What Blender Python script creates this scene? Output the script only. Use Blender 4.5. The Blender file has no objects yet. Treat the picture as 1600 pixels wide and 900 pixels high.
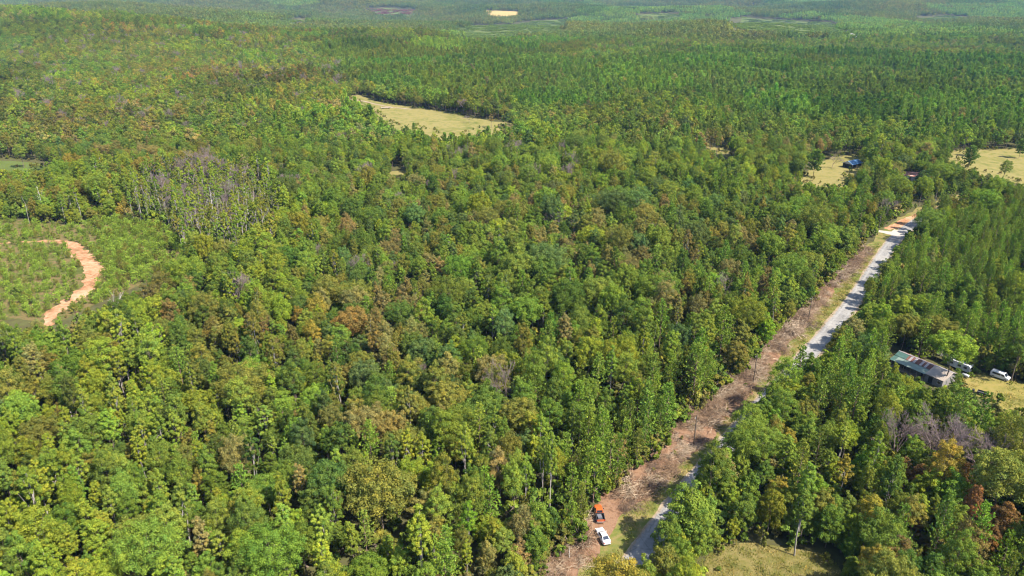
import bpy, bmesh, math, random
import numpy as np
from mathutils import Vector, Matrix

R = math.radians
rng = np.random.default_rng(7)
random.seed(7)
scene = bpy.context.scene
C = scene.collection

# ------------------------------------------------------------------ camera, sky, sun, exposure
CAM_H, FPX, PITCH = 105.0, 1142.0, R(22.6)
cam_d = bpy.data.cameras.new("camera")
cam = bpy.data.objects.new("camera", cam_d)
C.objects.link(cam)
cam.location = (0, 0, CAM_H)
cam.rotation_euler = (R(90) - PITCH, 0, 0)
cam_d.sensor_width = 36.0
cam_d.lens = 36.0 * FPX / 1600.0
cam_d.clip_start = 1.0
cam_d.clip_end = 30000.0
scene.camera = cam

SUN_EL, SUN_AZ = R(51), R(123)                 # azimuth clockwise from the view direction (+Y)
to_sun = Vector((math.sin(SUN_AZ) * math.cos(SUN_EL), math.cos(SUN_AZ) * math.cos(SUN_EL), math.sin(SUN_EL)))
world = bpy.data.worlds.new("World")
scene.world = world
world.use_nodes = True
wn = world.node_tree
wn.nodes.clear()
sky = wn.nodes.new("ShaderNodeTexSky")
sky.sky_type = 'NISHITA'
sky.sun_disc = False
sky.sun_elevation = SUN_EL
sky.sun_rotation = SUN_AZ
bg = wn.nodes.new("ShaderNodeBackground")
bg.inputs[1].default_value = 0.14
wo = wn.nodes.new("ShaderNodeOutputWorld")
wn.links.new(sky.outputs[0], bg.inputs[0])
wn.links.new(bg.outputs[0], wo.inputs[0])
sun_d = bpy.data.lights.new("sun", 'SUN')
sun_d.energy = 5.0
sun_d.angle = R(0.5)
sun_d.color = (1.0, 0.93, 0.82)
sun = bpy.data.objects.new("sun", sun_d)
C.objects.link(sun)
sun.rotation_euler = to_sun.to_track_quat('Z', 'Y').to_euler()
scene.view_settings.view_transform = 'Standard'
scene.view_settings.look = 'None'
scene.view_settings.gamma = 1.0
scene.view_settings.exposure = 1.58
scene.view_settings.use_curve_mapping = False
scene.cycles.filter_width = 1.15
scene.cycles.max_bounces = 5
scene.cycles.diffuse_bounces = 3
scene.cycles.transmission_bounces = 3
scene.cycles.transparent_max_bounces = 6
scene.cycles.volume_bounces = 0

# ------------------------------------------------------------------ helpers
SP, CP = math.sin(PITCH), math.cos(PITCH)


def un(u, v, z=0.0):
    """photo pixel -> plan position on a level at height z"""
    a, b = (u - 800.0) / FPX, (450.0 - v) / FPX
    t = (CAM_H - z) / (SP - b * CP)
    return np.array([a * t, t * (CP + b * SP)])


def proj(x, y, z):
    dz = z - CAM_H
    d = np.maximum(y * CP - dz * SP, 1.0)
    return 800 + FPX * x / d, 450 - FPX * (y * SP + dz * CP) / d, d


def smooth(a, b, x):
    t = np.clip((x - a) / (b - a), 0, 1)
    return t * t * (3 - 2 * t)


_perm = np.random.default_rng(3).random((256, 256))


def vnoise(x, y):
    x = np.asarray(x, float); y = np.asarray(y, float)
    xi, yi = np.floor(x).astype(int), np.floor(y).astype(int)
    fx, fy = x - xi, y - yi
    fx, fy = fx * fx * (3 - 2 * fx), fy * fy * (3 - 2 * fy)
    g = lambda i, j: _perm[i & 255, j & 255]
    return ((g(xi, yi) * (1 - fx) + g(xi + 1, yi) * fx) * (1 - fy)
            + (g(xi, yi + 1) * (1 - fx) + g(xi + 1, yi + 1) * fx) * fy)


def height(x, y):
    x = np.asarray(x, float); y = np.asarray(y, float)
    ridge = 44 * np.exp(-((x + 860) / 560) ** 2) * np.exp(-((y - 1280) / 400) ** 2) * smooth(560, 900, y)
    mid = smooth(700, 1300, y) * (30 * (vnoise(x / 520 + 3, y / 430 + 9) - .5))
    mid = mid + smooth(620, 950, y) * (15 * (vnoise(x / 210 + 61, y / 240 + 12) - .5))
    far = smooth(1500, 2800, y) * (85 * (vnoise(x / 1000 + 17.3, y / 650 + 2.2) - .5) + 38 * (vnoise(x / 380 + 7, y / 300) - .5))
    back = smooth(3300, 8500, y) * 210 * (.75 + .5 * vnoise(x / 1500, y / 1500))
    return ridge + mid + far + back


def pip(u, v, poly):
    u = np.asarray(u, float); v = np.asarray(v, float)
    inside = np.zeros(u.shape, bool)
    n = len(poly)
    for i in range(n):
        x1, y1 = poly[i]; x2, y2 = poly[(i + 1) % n]
        if y1 == y2:
            continue
        c = ((y1 > v) != (y2 > v)) & (u < (x2 - x1) * (v - y1) / (y2 - y1) + x1)
        inside ^= c
    return inside


def tag(o, label=None, cat=None, group=None, kind=None):
    for k, val in (("label", label), ("category", cat), ("group", group), ("kind", kind)):
        if val:
            o[k] = val
    return o


def mesh_of(name, V, F, mats=(), mi=None, smooth_shade=False, attrs=None):
    me = bpy.data.meshes.new(name)
    V = np.asarray(V, np.float32)
    if isinstance(F, np.ndarray):
        n, k = F.shape
        me.vertices.add(len(V)); me.vertices.foreach_set("co", V.ravel())
        me.loops.add(n * k); me.loops.foreach_set("vertex_index", F.astype(np.int32).ravel())
        me.polygons.add(n); me.polygons.foreach_set("loop_start", np.arange(0, n * k, k, dtype=np.int32))
        me.update(calc_edges=True)
    else:
        me.from_pydata([tuple(map(float, p)) for p in V], [], F)
    for m in mats:
        me.materials.append(m)
    if mi is not None:
        me.polygons.foreach_set("material_index", np.asarray(mi, np.int32))
    if smooth_shade:
        me.polygons.foreach_set("use_smooth", np.ones(len(me.polygons), bool))
    for k, arr in (attrs or {}).items():
        a = me.attributes.new(k, 'FLOAT', 'FACE')
        a.data.foreach_set("value", np.asarray(arr, np.float32))
    me.update()
    return me


def obj(name, me, parent=None, loc=None, rz=None):
    o = bpy.data.objects.new(name, me)
    C.objects.link(o)
    if parent is not None:
        o.parent = parent
    if loc is not None:
        o.location = loc
    if rz is not None:
        o.rotation_euler = (0, 0, rz)
    return o


def empty(name, loc, rz=0.0):
    o = bpy.data.objects.new(name, None)
    o.empty_display_size = 0.5
    C.objects.link(o)
    o.location = loc
    o.rotation_euler = (0, 0, rz)
    return o


class MB:
    """collects shapes into one mesh"""

    def __init__(s):
        s.V, s.F = [], []

    def add(s, V, F):
        b = len(s.V)
        s.V += [tuple(map(float, p)) for p in V]
        s.F += [tuple(b + i for i in f) for f in F]
        return s

    def box(s, x0, x1, y0, y1, z0, z1):
        return s.add([(x0, y0, z0), (x1, y0, z0), (x1, y1, z0), (x0, y1, z0), (x0, y0, z1), (x1, y0, z1), (x1, y1, z1), (x0, y1, z1)],
                     [(0, 3, 2, 1), (4, 5, 6, 7), (0, 1, 5, 4), (1, 2, 6, 5), (2, 3, 7, 6), (3, 0, 4, 7)])

    def prism(s, pts, a, b, axis):
        """closed outline pts (2D) extruded from a to b along axis 'x','y' or 'z'"""
        def P(p, t):
            return {'x': (t, p[0], p[1]), 'y': (p[0], t, p[1]), 'z': (p[0], p[1], t)}[axis]
        n = len(pts)
        return s.add([P(p, a) for p in pts] + [P(p, b) for p in pts],
                     [tuple(range(n))[::-1], tuple(range(n, 2 * n))] + [(i, (i + 1) % n, n + (i + 1) % n, n + i) for i in range(n)])

    def tube(s, p0, p1, r0, r1, n=6, cap=True):
        p0, p1 = Vector(p0), Vector(p1)
        d = (p1 - p0).normalized()
        a = d.orthogonal().normalized(); b = d.cross(a)
        ring = lambda c, r: [c + (a * math.cos(2 * math.pi * i / n) + b * math.sin(2 * math.pi * i / n)) * r for i in range(n)]
        F = [(i, (i + 1) % n, n + (i + 1) % n, n + i) for i in range(n)]
        if cap:
            F += [tuple(range(n))[::-1], tuple(range(n, 2 * n))]
        return s.add(ring(p0, r0) + ring(p1, r1), F)

    def loft(s, rings, cap=True):
        n = len(rings[0])
        V = [p for r in rings for p in r]
        F = []
        for k in range(len(rings) - 1):
            for i in range(n):
                F.append((k * n + i, k * n + (i + 1) % n, (k + 1) * n + (i + 1) % n, (k + 1) * n + i))
        if cap:
            F += [tuple(range(n))[::-1], tuple(range((len(rings) - 1) * n, len(rings) * n))]
        return s.add(V, F)

    def build(s, name, m, parent=None, smooth_shade=False, bevel=0.0):
        me = mesh_of(name, s.V, s.F, (m,), smooth_shade=smooth_shade)
        bm = bmesh.new(); bm.from_mesh(me)
        bmesh.ops.recalc_face_normals(bm, faces=bm.faces)
        if bevel:
            bmesh.ops.bevel(bm, geom=bm.edges[:] + bm.verts[:], offset=bevel, segments=2, profile=.5, affect='EDGES', clamp_overlap=True)
        bm.to_mesh(me); bm.free()
        if smooth_shade:
            me.set_sharp_from_angle(angle=R(40))
        return obj(name, me, parent)


# ------------------------------------------------------------------ materials
def material(name):
    m = bpy.data.materials.new(name)
    m.use_nodes = True
    nt = m.node_tree
    nt.nodes.clear()
    out = nt.nodes.new("ShaderNodeOutputMaterial")
    return m, nt, out


def N(nt, typ, **kw):
    n = nt.nodes.new(typ)
    for k, v in kw.items():
        if k.startswith("i_"):
            n.inputs[int(k[2:])].default_value = v
        else:
            setattr(n, k, v)
    return n


def mixrgb(nt, fac, a, b, blend='MIX'):
    n = nt.nodes.new("ShaderNodeMix")
    n.data_type = 'RGBA'
    n.blend_type = blend
    for sock, val in ((n.inputs[0], fac), (n.inputs[6], a), (n.inputs[7], b)):
        if hasattr(val, "links"):
            nt.links.new(val, sock)
        elif isinstance(val, (int, float)):
            sock.default_value = val
        else:
            sock.default_value = (*val[:3], 1)
    return n.outputs[2]


def mth(nt, op, a, b=None, c=None):
    n = nt.nodes.new("ShaderNodeMath")
    n.operation = op
    for i, val in enumerate((a, b, c)):
        if val is None:
            continue
        if hasattr(val, "links"):
            nt.links.new(val, n.inputs[i])
        else:
            n.inputs[i].default_value = val
    return n.outputs[0]


def noise(nt, scale, detail=4, rough=.6, coord=None, dist=0.0):
    n = nt.nodes.new("ShaderNodeTexNoise")
    n.inputs["Scale"].default_value = scale
    n.inputs["Detail"].default_value = detail
    n.inputs["Roughness"].default_value = rough
    n.inputs["Distortion"].default_value = dist
    if coord is None:
        g = nt.nodes.new("ShaderNodeNewGeometry")
        coord = g.outputs["Position"]
    nt.links.new(coord, n.inputs["Vector"])
    return n.outputs[0]


def ramp(nt, fac, *stops):
    n = nt.nodes.new("ShaderNodeValToRGB")
    e = n.color_ramp.elements
    while len(e) < len(stops):
        e.new(0.5)
    for i, (p, c) in enumerate(stops):
        e[i].position = p
        e[i].color = (*c, 1) if len(c) == 3 else c
    nt.links.new(fac, n.inputs[0])
    return n.outputs[0]


def foliage_material(name, trans=0.3):
    m, nt, out = material(name)
    at = N(nt, "ShaderNodeAttribute", attribute_type='INSTANCER', attribute_name="leaf_col")
    tint = N(nt, "ShaderNodeAttribute", attribute_type='GEOMETRY', attribute_name="tint")
    hue = N(nt, "ShaderNodeAttribute", attribute_type='GEOMETRY', attribute_name="hue")
    k = mth(nt, 'MULTIPLY_ADD', tint.outputs["Fac"], 0.75, 0.62)
    col = mixrgb(nt, 1.0, at.outputs["Color"], k, 'MULTIPLY')
    warm = mixrgb(nt, 1.0, col, (1.28, 1.06, .8), 'MULTIPLY')
    cool = mixrgb(nt, 1.0, col, (.76, .9, 1.0), 'MULTIPLY')
    col = mixrgb(nt, hue.outputs["Fac"], cool, warm)
    d = N(nt, "ShaderNodeBsdfDiffuse"); t = N(nt, "ShaderNodeBsdfTranslucent")
    nt.links.new(col, d.inputs[0])
    tcol = mixrgb(nt, 1.0, col, (1.15, 1.25, .55), 'MULTIPLY')
    nt.links.new(tcol, t.inputs[0])
    mx = N(nt, "ShaderNodeMixShader", i_0=trans)
    nt.links.new(d.outputs[0], mx.inputs[1]); nt.links.new(t.outputs[0], mx.inputs[2])
    nt.links.new(mx.outputs[0], out.inputs[0])
    return m


def surface(name, colour, rough=.8, metal=0.0, spec=.3, vary=.25, scale=6.0, coat=0.0, col2=None, bump=0.0, bscale=None):
    """painted / weathered surface: base colour broken up by noise"""
    m, nt, out = material(name)
    b = N(nt, "ShaderNodeBsdfPrincipled")
    tc = N(nt, "ShaderNodeTexCoord")
    n1 = noise(nt, scale, 5, .65, tc.outputs["Object"])
    lo = tuple(c * (1 - vary) for c in colour)
    hi = tuple(min(1, c * (1 + vary * .6)) for c in (col2 or colour))
    nt.links.new(ramp(nt, n1, (.3, lo), (.7, hi)), b.inputs["Base Color"])
    b.inputs["Roughness"].default_value = rough
    b.inputs["Metallic"].default_value = metal
    b.inputs["Specular IOR Level"].default_value = spec
    b.inputs["Coat Weight"].default_value = coat
    if bump:
        bp = N(nt, "ShaderNodeBump"); bp.inputs["Distance"].default_value = bump
        nt.links.new(noise(nt, bscale or scale * 4, 3, .6, tc.outputs["Object"]), bp.inputs["Height"])
        nt.links.new(bp.outputs[0], b.inputs["Normal"])
    nt.links.new(b.outputs[0], out.inputs[0])
    return m


def ground_material(name, stops, s1, s2, bump=.06, bs=2.0, mixf=.5):
    """two scales of noise through one colour ramp"""
    m, nt, out = material(name)
    d = N(nt, "ShaderNodeBsdfDiffuse")
    a = noise(nt, s1, 6, .7)
    b = noise(nt, s2, 5, .7)
    f = mth(nt, 'ADD', mth(nt, 'MULTIPLY', a, 1 - mixf), mth(nt, 'MULTIPLY', b, mixf))
    nt.links.new(ramp(nt, f, *stops), d.inputs[0])
    bp = N(nt, "ShaderNodeBump"); bp.inputs["Distance"].default_value = bump
    nt.links.new(noise(nt, bs, 4, .7), bp.inputs["Height"])
    nt.links.new(bp.outputs[0], d.inputs["Normal"])
    nt.links.new(d.outputs[0], out.inputs[0])
    return m


M = {}
M['leaf'] = foliage_material("broad_leaves", .27)
M['needle'] = foliage_material("pine_needles", .22)
M['grass'] = foliage_material("grass_blades", .25)
M['bark'] = surface("bark", (.13, .10, .075), .9, vary=.4, scale=3)
M['pinebark'] = surface("pine_bark", (.17, .115, .085), .9, vary=.4, scale=3)
M['palebark'] = surface("pale_bark", (.24, .215, .185), .9, vary=.3, scale=2)
M['whitewood'] = surface("white_wood", (.42, .39, .35), .9, vary=.3, scale=2)
M['greybark'] = surface("grey_twigs", (.17, .125, .115), .9, vary=.3, scale=2)
M['deadwood'] = surface("dead_wood", (.135, .09, .06), .9, vary=.45, scale=1.3)
M['deadbrown'] = surface("brown_branches", (.21, .135, .08), .9, vary=.45, scale=1.3)
M['deadpale'] = surface("dry_branches", (.34, .26, .175), .9, vary=.35, scale=1.3)
M['floor'] = ground_material("forest_floor", [(.3, (.03, .032, .014)), (.48, (.058, .054, .024)), (.6, (.07, .075, .026)), (.72, (.05, .066, .02))], .35, .03)
M['meadow'] = ground_material("dry_meadow", [(0.390, (.075, .085, .022)), (0.467, (.125, .115, .036)), (0.533, (.165, .137, .052)), (0.610, (.12, .112, .036))], .16, .018, .05, 1.2)
M['hay'] = ground_material("ripe_field", [(.3, (0.203, 0.144, 0.053)), (.55, (0.277, 0.197, 0.075)), (.75, (0.224, 0.170, 0.064))], .1, .01, .03)
M['verge'] = ground_material("verge_grass", [(0.362, (.055, .075, .016)), (0.456, (.09, .10, .024)), (0.533, (.14, .115, .042)), (0.621, (.175, .125, .062))], .5, .09, .03)
M['yard'] = ground_material("yard_grass", [(0.390, (0.080, 0.080, 0.022)), (0.500, (0.150, 0.128, 0.037)), (0.583, (0.181, 0.138, 0.048)), (0.665, (0.101, 0.096, 0.027))], .5, .05, .03)
M['rough'] = ground_material("rough_pasture", [(0.379, (0.053, 0.058, 0.016)), (0.473, (0.101, 0.090, 0.027)), (0.544, (0.138, 0.112, 0.043)), (0.637, (0.085, 0.085, 0.024))], .5, .06, .08)
M['slash'] = ground_material("bare_soil", [(0.379, (0.064, 0.037, 0.022)), (0.473, (0.128, 0.072, 0.043)), (0.544, (0.181, 0.107, 0.066)), (0.637, (0.138, 0.085, 0.053))], .9, .12, .12)
M['redsoil'] = ground_material("red_clay", [(0.390, (.13, .085, .04)), (0.445, (.20, .10, .05)), (0.511, (.29, .155, .085)), (0.599, (.34, .21, .13))], .6, .08, .15, 1.6)
M['planting'] = ground_material("planting_ground", [(0.390, (.045, .055, .014)), (0.478, (.065, .072, .02)), (0.544, (.12, .082, .04)), (0.621, (.055, .07, .017))], .5, .06, .08)
def road_material():
    m, nt, out = material("worn_asphalt")
    d = N(nt, "ShaderNodeBsdfDiffuse")
    ac = N(nt, "ShaderNodeAttribute", attribute_type='GEOMETRY', attribute_name="across")
    base = ramp(nt, noise(nt, 1.2, 6, .75), (.3, (.125, .12, .115)), (.5, (.175, .168, .158)), (.7, (.215, .205, .19)))
    big = ramp(nt, noise(nt, .09, 4, .6), (.38, (.8, .8, .8)), (.62, (1.15, 1.13, 1.1)))
    base = mixrgb(nt, 1.0, base, big, 'MULTIPLY')
    a = mth(nt, 'ABSOLUTE', ac.outputs["Fac"])
    wheel_ = mth(nt, 'SUBTRACT', 1.0, mth(nt, 'MULTIPLY', mth(nt, 'ABSOLUTE', mth(nt, 'SUBTRACT', a, .5)), 5.0))
    wheel_ = mth(nt, 'MULTIPLY', mth(nt, 'MAXIMUM', wheel_, 0.0), noise(nt, .3, 3, .6))
    base = mixrgb(nt, mth(nt, 'MULTIPLY', wheel_, .9), base, (.24, .23, .215))
    edge_ = mth(nt, 'ADD', a, mth(nt, 'MULTIPLY', mth(nt, 'SUBTRACT', noise(nt, .8, 5, .8), .5), .9))
    dust = ramp(nt, edge_, (.8, (0, 0, 0)), (1.0, (1, 1, 1)))
    base = mixrgb(nt, dust, base, (.20, .155, .105))
    crack = N(nt, "ShaderNodeTexVoronoi", feature='DISTANCE_TO_EDGE')
    crack.inputs["Scale"].default_value = .35
    g = N(nt, "ShaderNodeNewGeometry")
    nt.links.new(g.outputs["Position"], crack.inputs["Vector"])
    cr = ramp(nt, crack.outputs["Distance"], (.0, (.55, .55, .55)), (.035, (1, 1, 1)))
    base = mixrgb(nt, .7, base, mixrgb(nt, 1.0, base, cr, 'MULTIPLY'))
    nt.links.new(base, d.inputs[0])
    nt.links.new(d.outputs[0], out.inputs[0])
    return m


M['asphalt'] = road_material()
M['gravel'] = ground_material("pale_gravel", [(.25, (0.213, 0.176, 0.138)), (.5, (0.293, 0.261, 0.224)), (.75, (0.330, 0.310, 0.277))], 2.5, .2, .02, 12)
M['shoulder'] = ground_material("dusty_shoulder", [(0.379, (0.128, 0.090, 0.053)), (0.500, (0.203, 0.155, 0.101)), (0.621, (0.240, 0.203, 0.150))], 1.5, .2, .03)
M['cutover'] = ground_material("cutover_ground", [(.3, (.045, .065, .018)), (.5, (.07, .09, .025)), (.7, (.10, .10, .035))], .05, .008)

# ------------------------------------------------------------------ plan of the place, read off the photograph as pixel outlines of the ground
ROAD_PX = [(920, 985), (969, 915), (1016, 848), (1070, 775), (1153, 676), (1243, 577), (1302, 510), (1340, 462), (1374, 408), (1400, 370), (1440, 340), (1490, 317), (1550, 303), (1680, 292)]
ROAD = np.array([un(*p) for p in ROAD_PX])
# smooth the centreline
def resample(P, step):
    P = np.asarray(P, float)
    for _ in range(3):
        Q = [P[0]]
        for a, b in zip(P[:-1], P[1:]):
            Q += [a * .75 + b * .25, a * .25 + b * .75]
        P = np.array(Q + [P[-1]])
    d = np.r_[0, np.cumsum(np.hypot(*np.diff(P, axis=0).T))]
    t = np.arange(0, d[-1], step)
    return np.c_[np.interp(t, d, P[:, 0]), np.interp(t, d, P[:, 1])]


ROADC = resample(ROAD, 3.0)
def side_normals(P):
    T = np.gradient(P, axis=0)
    T /= np.hypot(*T.T)[:, None]
    return np.c_[T[:, 1], -T[:, 0]]               # to the right of travel (away from camera)


RN = side_normals(ROADC)


def road_frame(x, y):
    """distance along and signed offset (right positive) from the road centre"""
    x = np.asarray(x, float); y = np.asarray(y, float)
    best = np.full(x.shape, 1e9); off = np.zeros(x.shape); al = np.zeros(x.shape)
    for i in range(len(ROADC)):
        dx, dy = x - ROADC[i, 0], y - ROADC[i, 1]
        d = dx * dx + dy * dy
        k = d < best
        best = np.where(k, d, best)
        off = np.where(k, dx * RN[i, 0] + dy * RN[i, 1], off)
        al = np.where(k, i * 3.0, al)
    return al, np.where(np.abs(off) < np.sqrt(best) * .6, np.sign(off + 1e-9) * np.sqrt(best), off)


# ground that the photograph shows bare (pixel outlines of it on the ground)
GROUND_PX = {
    'meadow': [(540, 151), (566, 149), (610, 163), (650, 168), (700, 176), (745, 186), (806, 190), (800, 196), (752, 200), (736, 205), (706, 211), (690, 208), (655, 197), (622, 195), (602, 184), (585, 173)],
    'paddock': [(1248, 288), (1256, 268), (1272, 256), (1292, 247), (1318, 243), (1345, 246), (1348, 258), (1330, 268), (1320, 280), (1318, 293), (1296, 291), (1270, 283)],
    'pasture': [(1478, 241), (1500, 235), (1560, 234), (1680, 236), (1680, 300), (1600, 292), (1585, 280), (1560, 272), (1535, 268), (1505, 258)],
    'yard': [(1492, 596), (1505, 583), (1545, 585), (1600, 598), (1680, 615), (1680, 690), (1640, 668), (1600, 655), (1560, 633), (1520, 615)],
    'rough_pasture': [(1100, 868), (1128, 852), (1180, 848), (1240, 856), (1285, 866), (1312, 886), (1330, 930), (1330, 985), (1060, 985), (1085, 920)],
    'planting': [(-90, 340), (40, 345), (110, 352), (190, 342), (240, 352), (285, 370), (282, 395), (255, 420), (225, 445), (170, 468), (120, 490), (85, 505), (55, 500), (20, 498), (-90, 520)],
    'left_field': [(-80, 246), (40, 249), (88, 255), (60, 262), (0, 262), (-80, 262)],
    'small_glade': [(606, 264), (632, 262), (636, 274), (612, 276)],
    'hidden_field': [(1094, 222), (1108, 222), (1140, 233), (1155, 243), (1138, 243), (1112, 232)],
}
FAR_PX = {
    'ripe_field': [(760, 16), (812, 18), (813, 25), (790, 27), (761, 25)],
    'gold_field': [(1314, 56), (1330, 47), (1345, 50), (1336, 58)],
    'gold_field.001': [(1346, 45), (1368, 46), (1362, 51), (1350, 51)],
    'cutover': [(738, 40), (800, 38), (840, 32), (892, 29), (888, 40), (880, 52), (820, 57), (745, 58), (700, 56)],
    'cutover.001': [(1120, 40), (1160, 26), (1220, 30), (1290, 34), (1315, 40), (1310, 52), (1250, 54), (1180, 50)],
    'cutover.002': [(980, 24), (1040, 20), (1075, 25), (1030, 31)],
    'cutover.003': [(420, 34), (470, 30), (500, 34), (455, 40)],
    'cutover.004': [(1400, 28), (1480, 24), (1530, 28), (1470, 34)],
    'heath': [(572, 14), (600, 11), (650, 15), (648, 24), (590, 25)],
}
# what must stay in view: vehicles, buildings, open stretches of road and cleared strip
OPEN_PX = [
    [(920, 785), (950, 785), (960, 830), (962, 858), (930, 858), (918, 830)],
    [(985, 842), (1012, 818), (1022, 824), (1010, 850), (990, 858)],
    [(1020, 800), (1062, 752), (1085, 742), (1072, 762), (1040, 792)],
    [(1218, 588), (1250, 547), (1300, 492), (1328, 462), (1344, 468), (1318, 504), (1285, 550), (1250, 582), (1230, 590)],
    [(1336, 455), (1352, 425), (1372, 396), (1400, 364), (1412, 368), (1386, 400), (1362, 432)],
    [(1360, 358), (1400, 362), (1445, 336), (1440, 350), (1405, 372), (1370, 368)],
    [(1386, 556), (1405, 541), (1440, 553), (1492, 579), (1476, 600), (1455, 598), (1420, 585)],
    [(1478, 568), (1495, 566), (1518, 578), (1516, 594), (1495, 580)],
    [(1548, 580), (1576, 584), (1576, 600), (1550, 594)],
    [(1364, 538), (1376, 532), (1390, 542), (1376, 556)],
    [(1314, 250), (1346, 250), (1346, 264), (1314, 262)],
    [(1412, 270), (1430, 270), (1430, 282), (1412, 282)],
    [(1594, 290), (1500, 240), (1520, 240), (1520, 258)],
]

VER_W = 2.75                                   # half width of the road


_LA = [0, 20, 30, 57, 72, 96, 120, 150, 183, 213, 252, 300]
_LO = [13.9, 13.5, 14.0, 14.2, 13.4, 12.2, 12.6, 13.4, 13.2, 11.4, 9.6, 9.0]
_RA = [0, 18, 30, 36, 51, 69, 87, 105, 123, 153, 183, 216, 250]
_RO = [8.6, 8.2, 8.4, 7.2, 5.5, 4.8, 5.0, 5.2, 6.2, 7.6, 7.8, 6.9, 6.5]


def strip_left(al):                           # left edge of the cleared strip, offset from the road centre (negative)
    return -(np.interp(al, _LA, _LO) + .7 * np.sin(al * .21) + .5 * np.sin(al * .57 + 1)) - .3


def strip_right(al):
    return -(np.interp(al, _RA, _RO) + .5 * np.sin(al * .23 + 2) + .3 * np.sin(al * .61))


def verge_right(al):
    return 4.6 + .8 * np.sin(al * .2) + .5 * np.sin(al * .53)


def drape(name, outline, m, dz, step=None, kind='structure', jag=0.0):
    """a patch of ground that follows the terrain, dz above it"""
    P = np.asarray(outline, float)
    if jag:
        Q = []
        for a, b in zip(P, np.roll(P, -1, axis=0)):
            n = max(1, int(np.hypot(*(b - a)) / step))
            for k in range(n):
                q = a + (b - a) * k / n
                Q.append(q + (rng.random(2) - .5) * jag * 2)
        P = np.array(Q)
    bm = bmesh.new()
    vs = [bm.verts.new((p[0], p[1], 0)) for p in P]
    f = bm.faces.new(vs)
    bmesh.ops.triangulate(bm, faces=[f])
    if step:
        for _ in range(5):
            long = [e for e in bm.edges if e.calc_length() > step * 2.5]
            if not long:
                break
            bmesh.ops.subdivide_edges(bm, edges=long, cuts=1, use_grid_fill=False)
            bmesh.ops.triangulate(bm, faces=bm.faces[:])
    for v in bm.verts:
        v.co.z = float(height(v.co.x, v.co.y)) + dz
    bmesh.ops.recalc_face_normals(bm, faces=bm.faces)
    if sum(f.normal.z for f in bm.faces) < 0:
        bmesh.ops.reverse_faces(bm, faces=bm.faces)
    me = bpy.data.meshes.new(name)
    bm.to_mesh(me); bm.free()
    me.materials.append(m)
    o = obj(name, me)
    o["kind"] = kind
    return o


def far_xy(u, v):
    """pixel to plan on the hilly far ground (first hit from the camera)"""
    t = np.linspace(300, 9000, 8000)
    a, b = (u - 800.0) / FPX, (450.0 - v) / FPX
    x = a * t; y = t * (CP + b * SP); z = CAM_H + t * (b * CP - SP)
    k = np.argmax(z < height(x, y) + 2)
    return np.array([x[k], y[k]])


# ------------------------------------------------------------------ the ground
gx = np.sign(np.linspace(-1, 1, 181)) * np.abs(np.linspace(-1, 1, 181)) ** 1.9 * 9000
gy = np.r_[np.linspace(-400, 600, 21)[:-1], 600 + (np.linspace(0, 1, 220) ** 1.7) * 10900]
X, Y = np.meshgrid(gx, gy)
V = np.c_[X.ravel(), Y.ravel(), height(X, Y).ravel()]
nx, ny = len(gx), len(gy)
I, J = np.meshgrid(np.arange(nx - 1), np.arange(ny - 1))
b0 = (J * nx + I).ravel()
F = np.c_[b0, b0 + 1, b0 + nx + 1, b0 + nx]
ground = obj("ground", mesh_of("ground", V, F, (M['floor'],), smooth_shade=True))
ground["kind"] = "structure"

# road, shoulders, cleared strip, verge: ribbons along one centreline, each a little above the last
AL = np.arange(len(ROADC)) * 3.0


def ribbon(name, left, right, m, dz, cuts=4, jag=0.0, lo=0, hi=None):
    idx = np.arange(lo, hi or len(ROADC))
    V, F = [], []
    for j, i in enumerate(idx):
        l, r = left(AL[i]), right(AL[i])
        l += (random.random() - .5) * jag; r += (random.random() - .5) * jag
        for k in range(cuts + 1):
            o = l + (r - l) * k / cuts
            p = ROADC[i] + RN[i] * o
            V.append((p[0], p[1], dz + float(height(*p))))
    for j in range(len(idx) - 1):
        for k in range(cuts):
            a = j * (cuts + 1) + k
            F.append((a, a + 1, a + cuts + 2, a + cuts + 1))
    me = mesh_of(name, V, F, (m,))
    at = me.attributes.new("across", 'FLOAT', 'POINT')
    at.data.foreach_set("value", np.tile(np.linspace(-1, 1, cuts + 1), len(idx)).astype(np.float32))
    o = obj(name, me)
    o["kind"] = "structure"
    return o


NJ = int(np.argmin(np.hypot(*(ROADC - un(1385, 382)).T)))          # where the side drive joins
ribbon("grass_verge", lambda a: strip_right(a) - 1.5, verge_right, M['verge'], .02, jag=1.2)
ribbon("cleared_ground", strip_left, strip_right, M['slash'], .035, jag=1.6, hi=NJ - 3)
ribbon("road_shoulder", lambda a: -VER_W - .35, lambda a: VER_W + .35, M['shoulder'], .045, jag=.7)
ribbon("road", lambda a: -VER_W, lambda a: VER_W, M['asphalt'], .055, jag=.12)
jp = ROADC[NJ]


def path_ribbon(name, pts, w, m, dz, jag=.6, step=2.0):
    P = resample(np.array(pts, float), step)
    n = side_normals(P)
    W = np.interp(np.linspace(0, 1, len(P)), np.linspace(0, 1, len(w)), w) if hasattr(w, '__len__') else np.full(len(P), w)
    V, F = [], []
    for i in range(len(P)):
        for k in range(4):
            q = P[i] + n[i] * W[i] * (k / 1.5 - 1) + n[i] * ((random.random() - .5) * jag if k in (0, 3) else 0)
            V.append((q[0], q[1], dz + float(height(*q))))
    for i in range(len(P) - 1):
        for k in range(3):
            a = i * 4 + k
            F.append((a, a + 1, a + 5, a + 4))
    o = obj(name, mesh_of(name, V, F, (m,)))
    o["kind"] = "structure"
    return P


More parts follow.
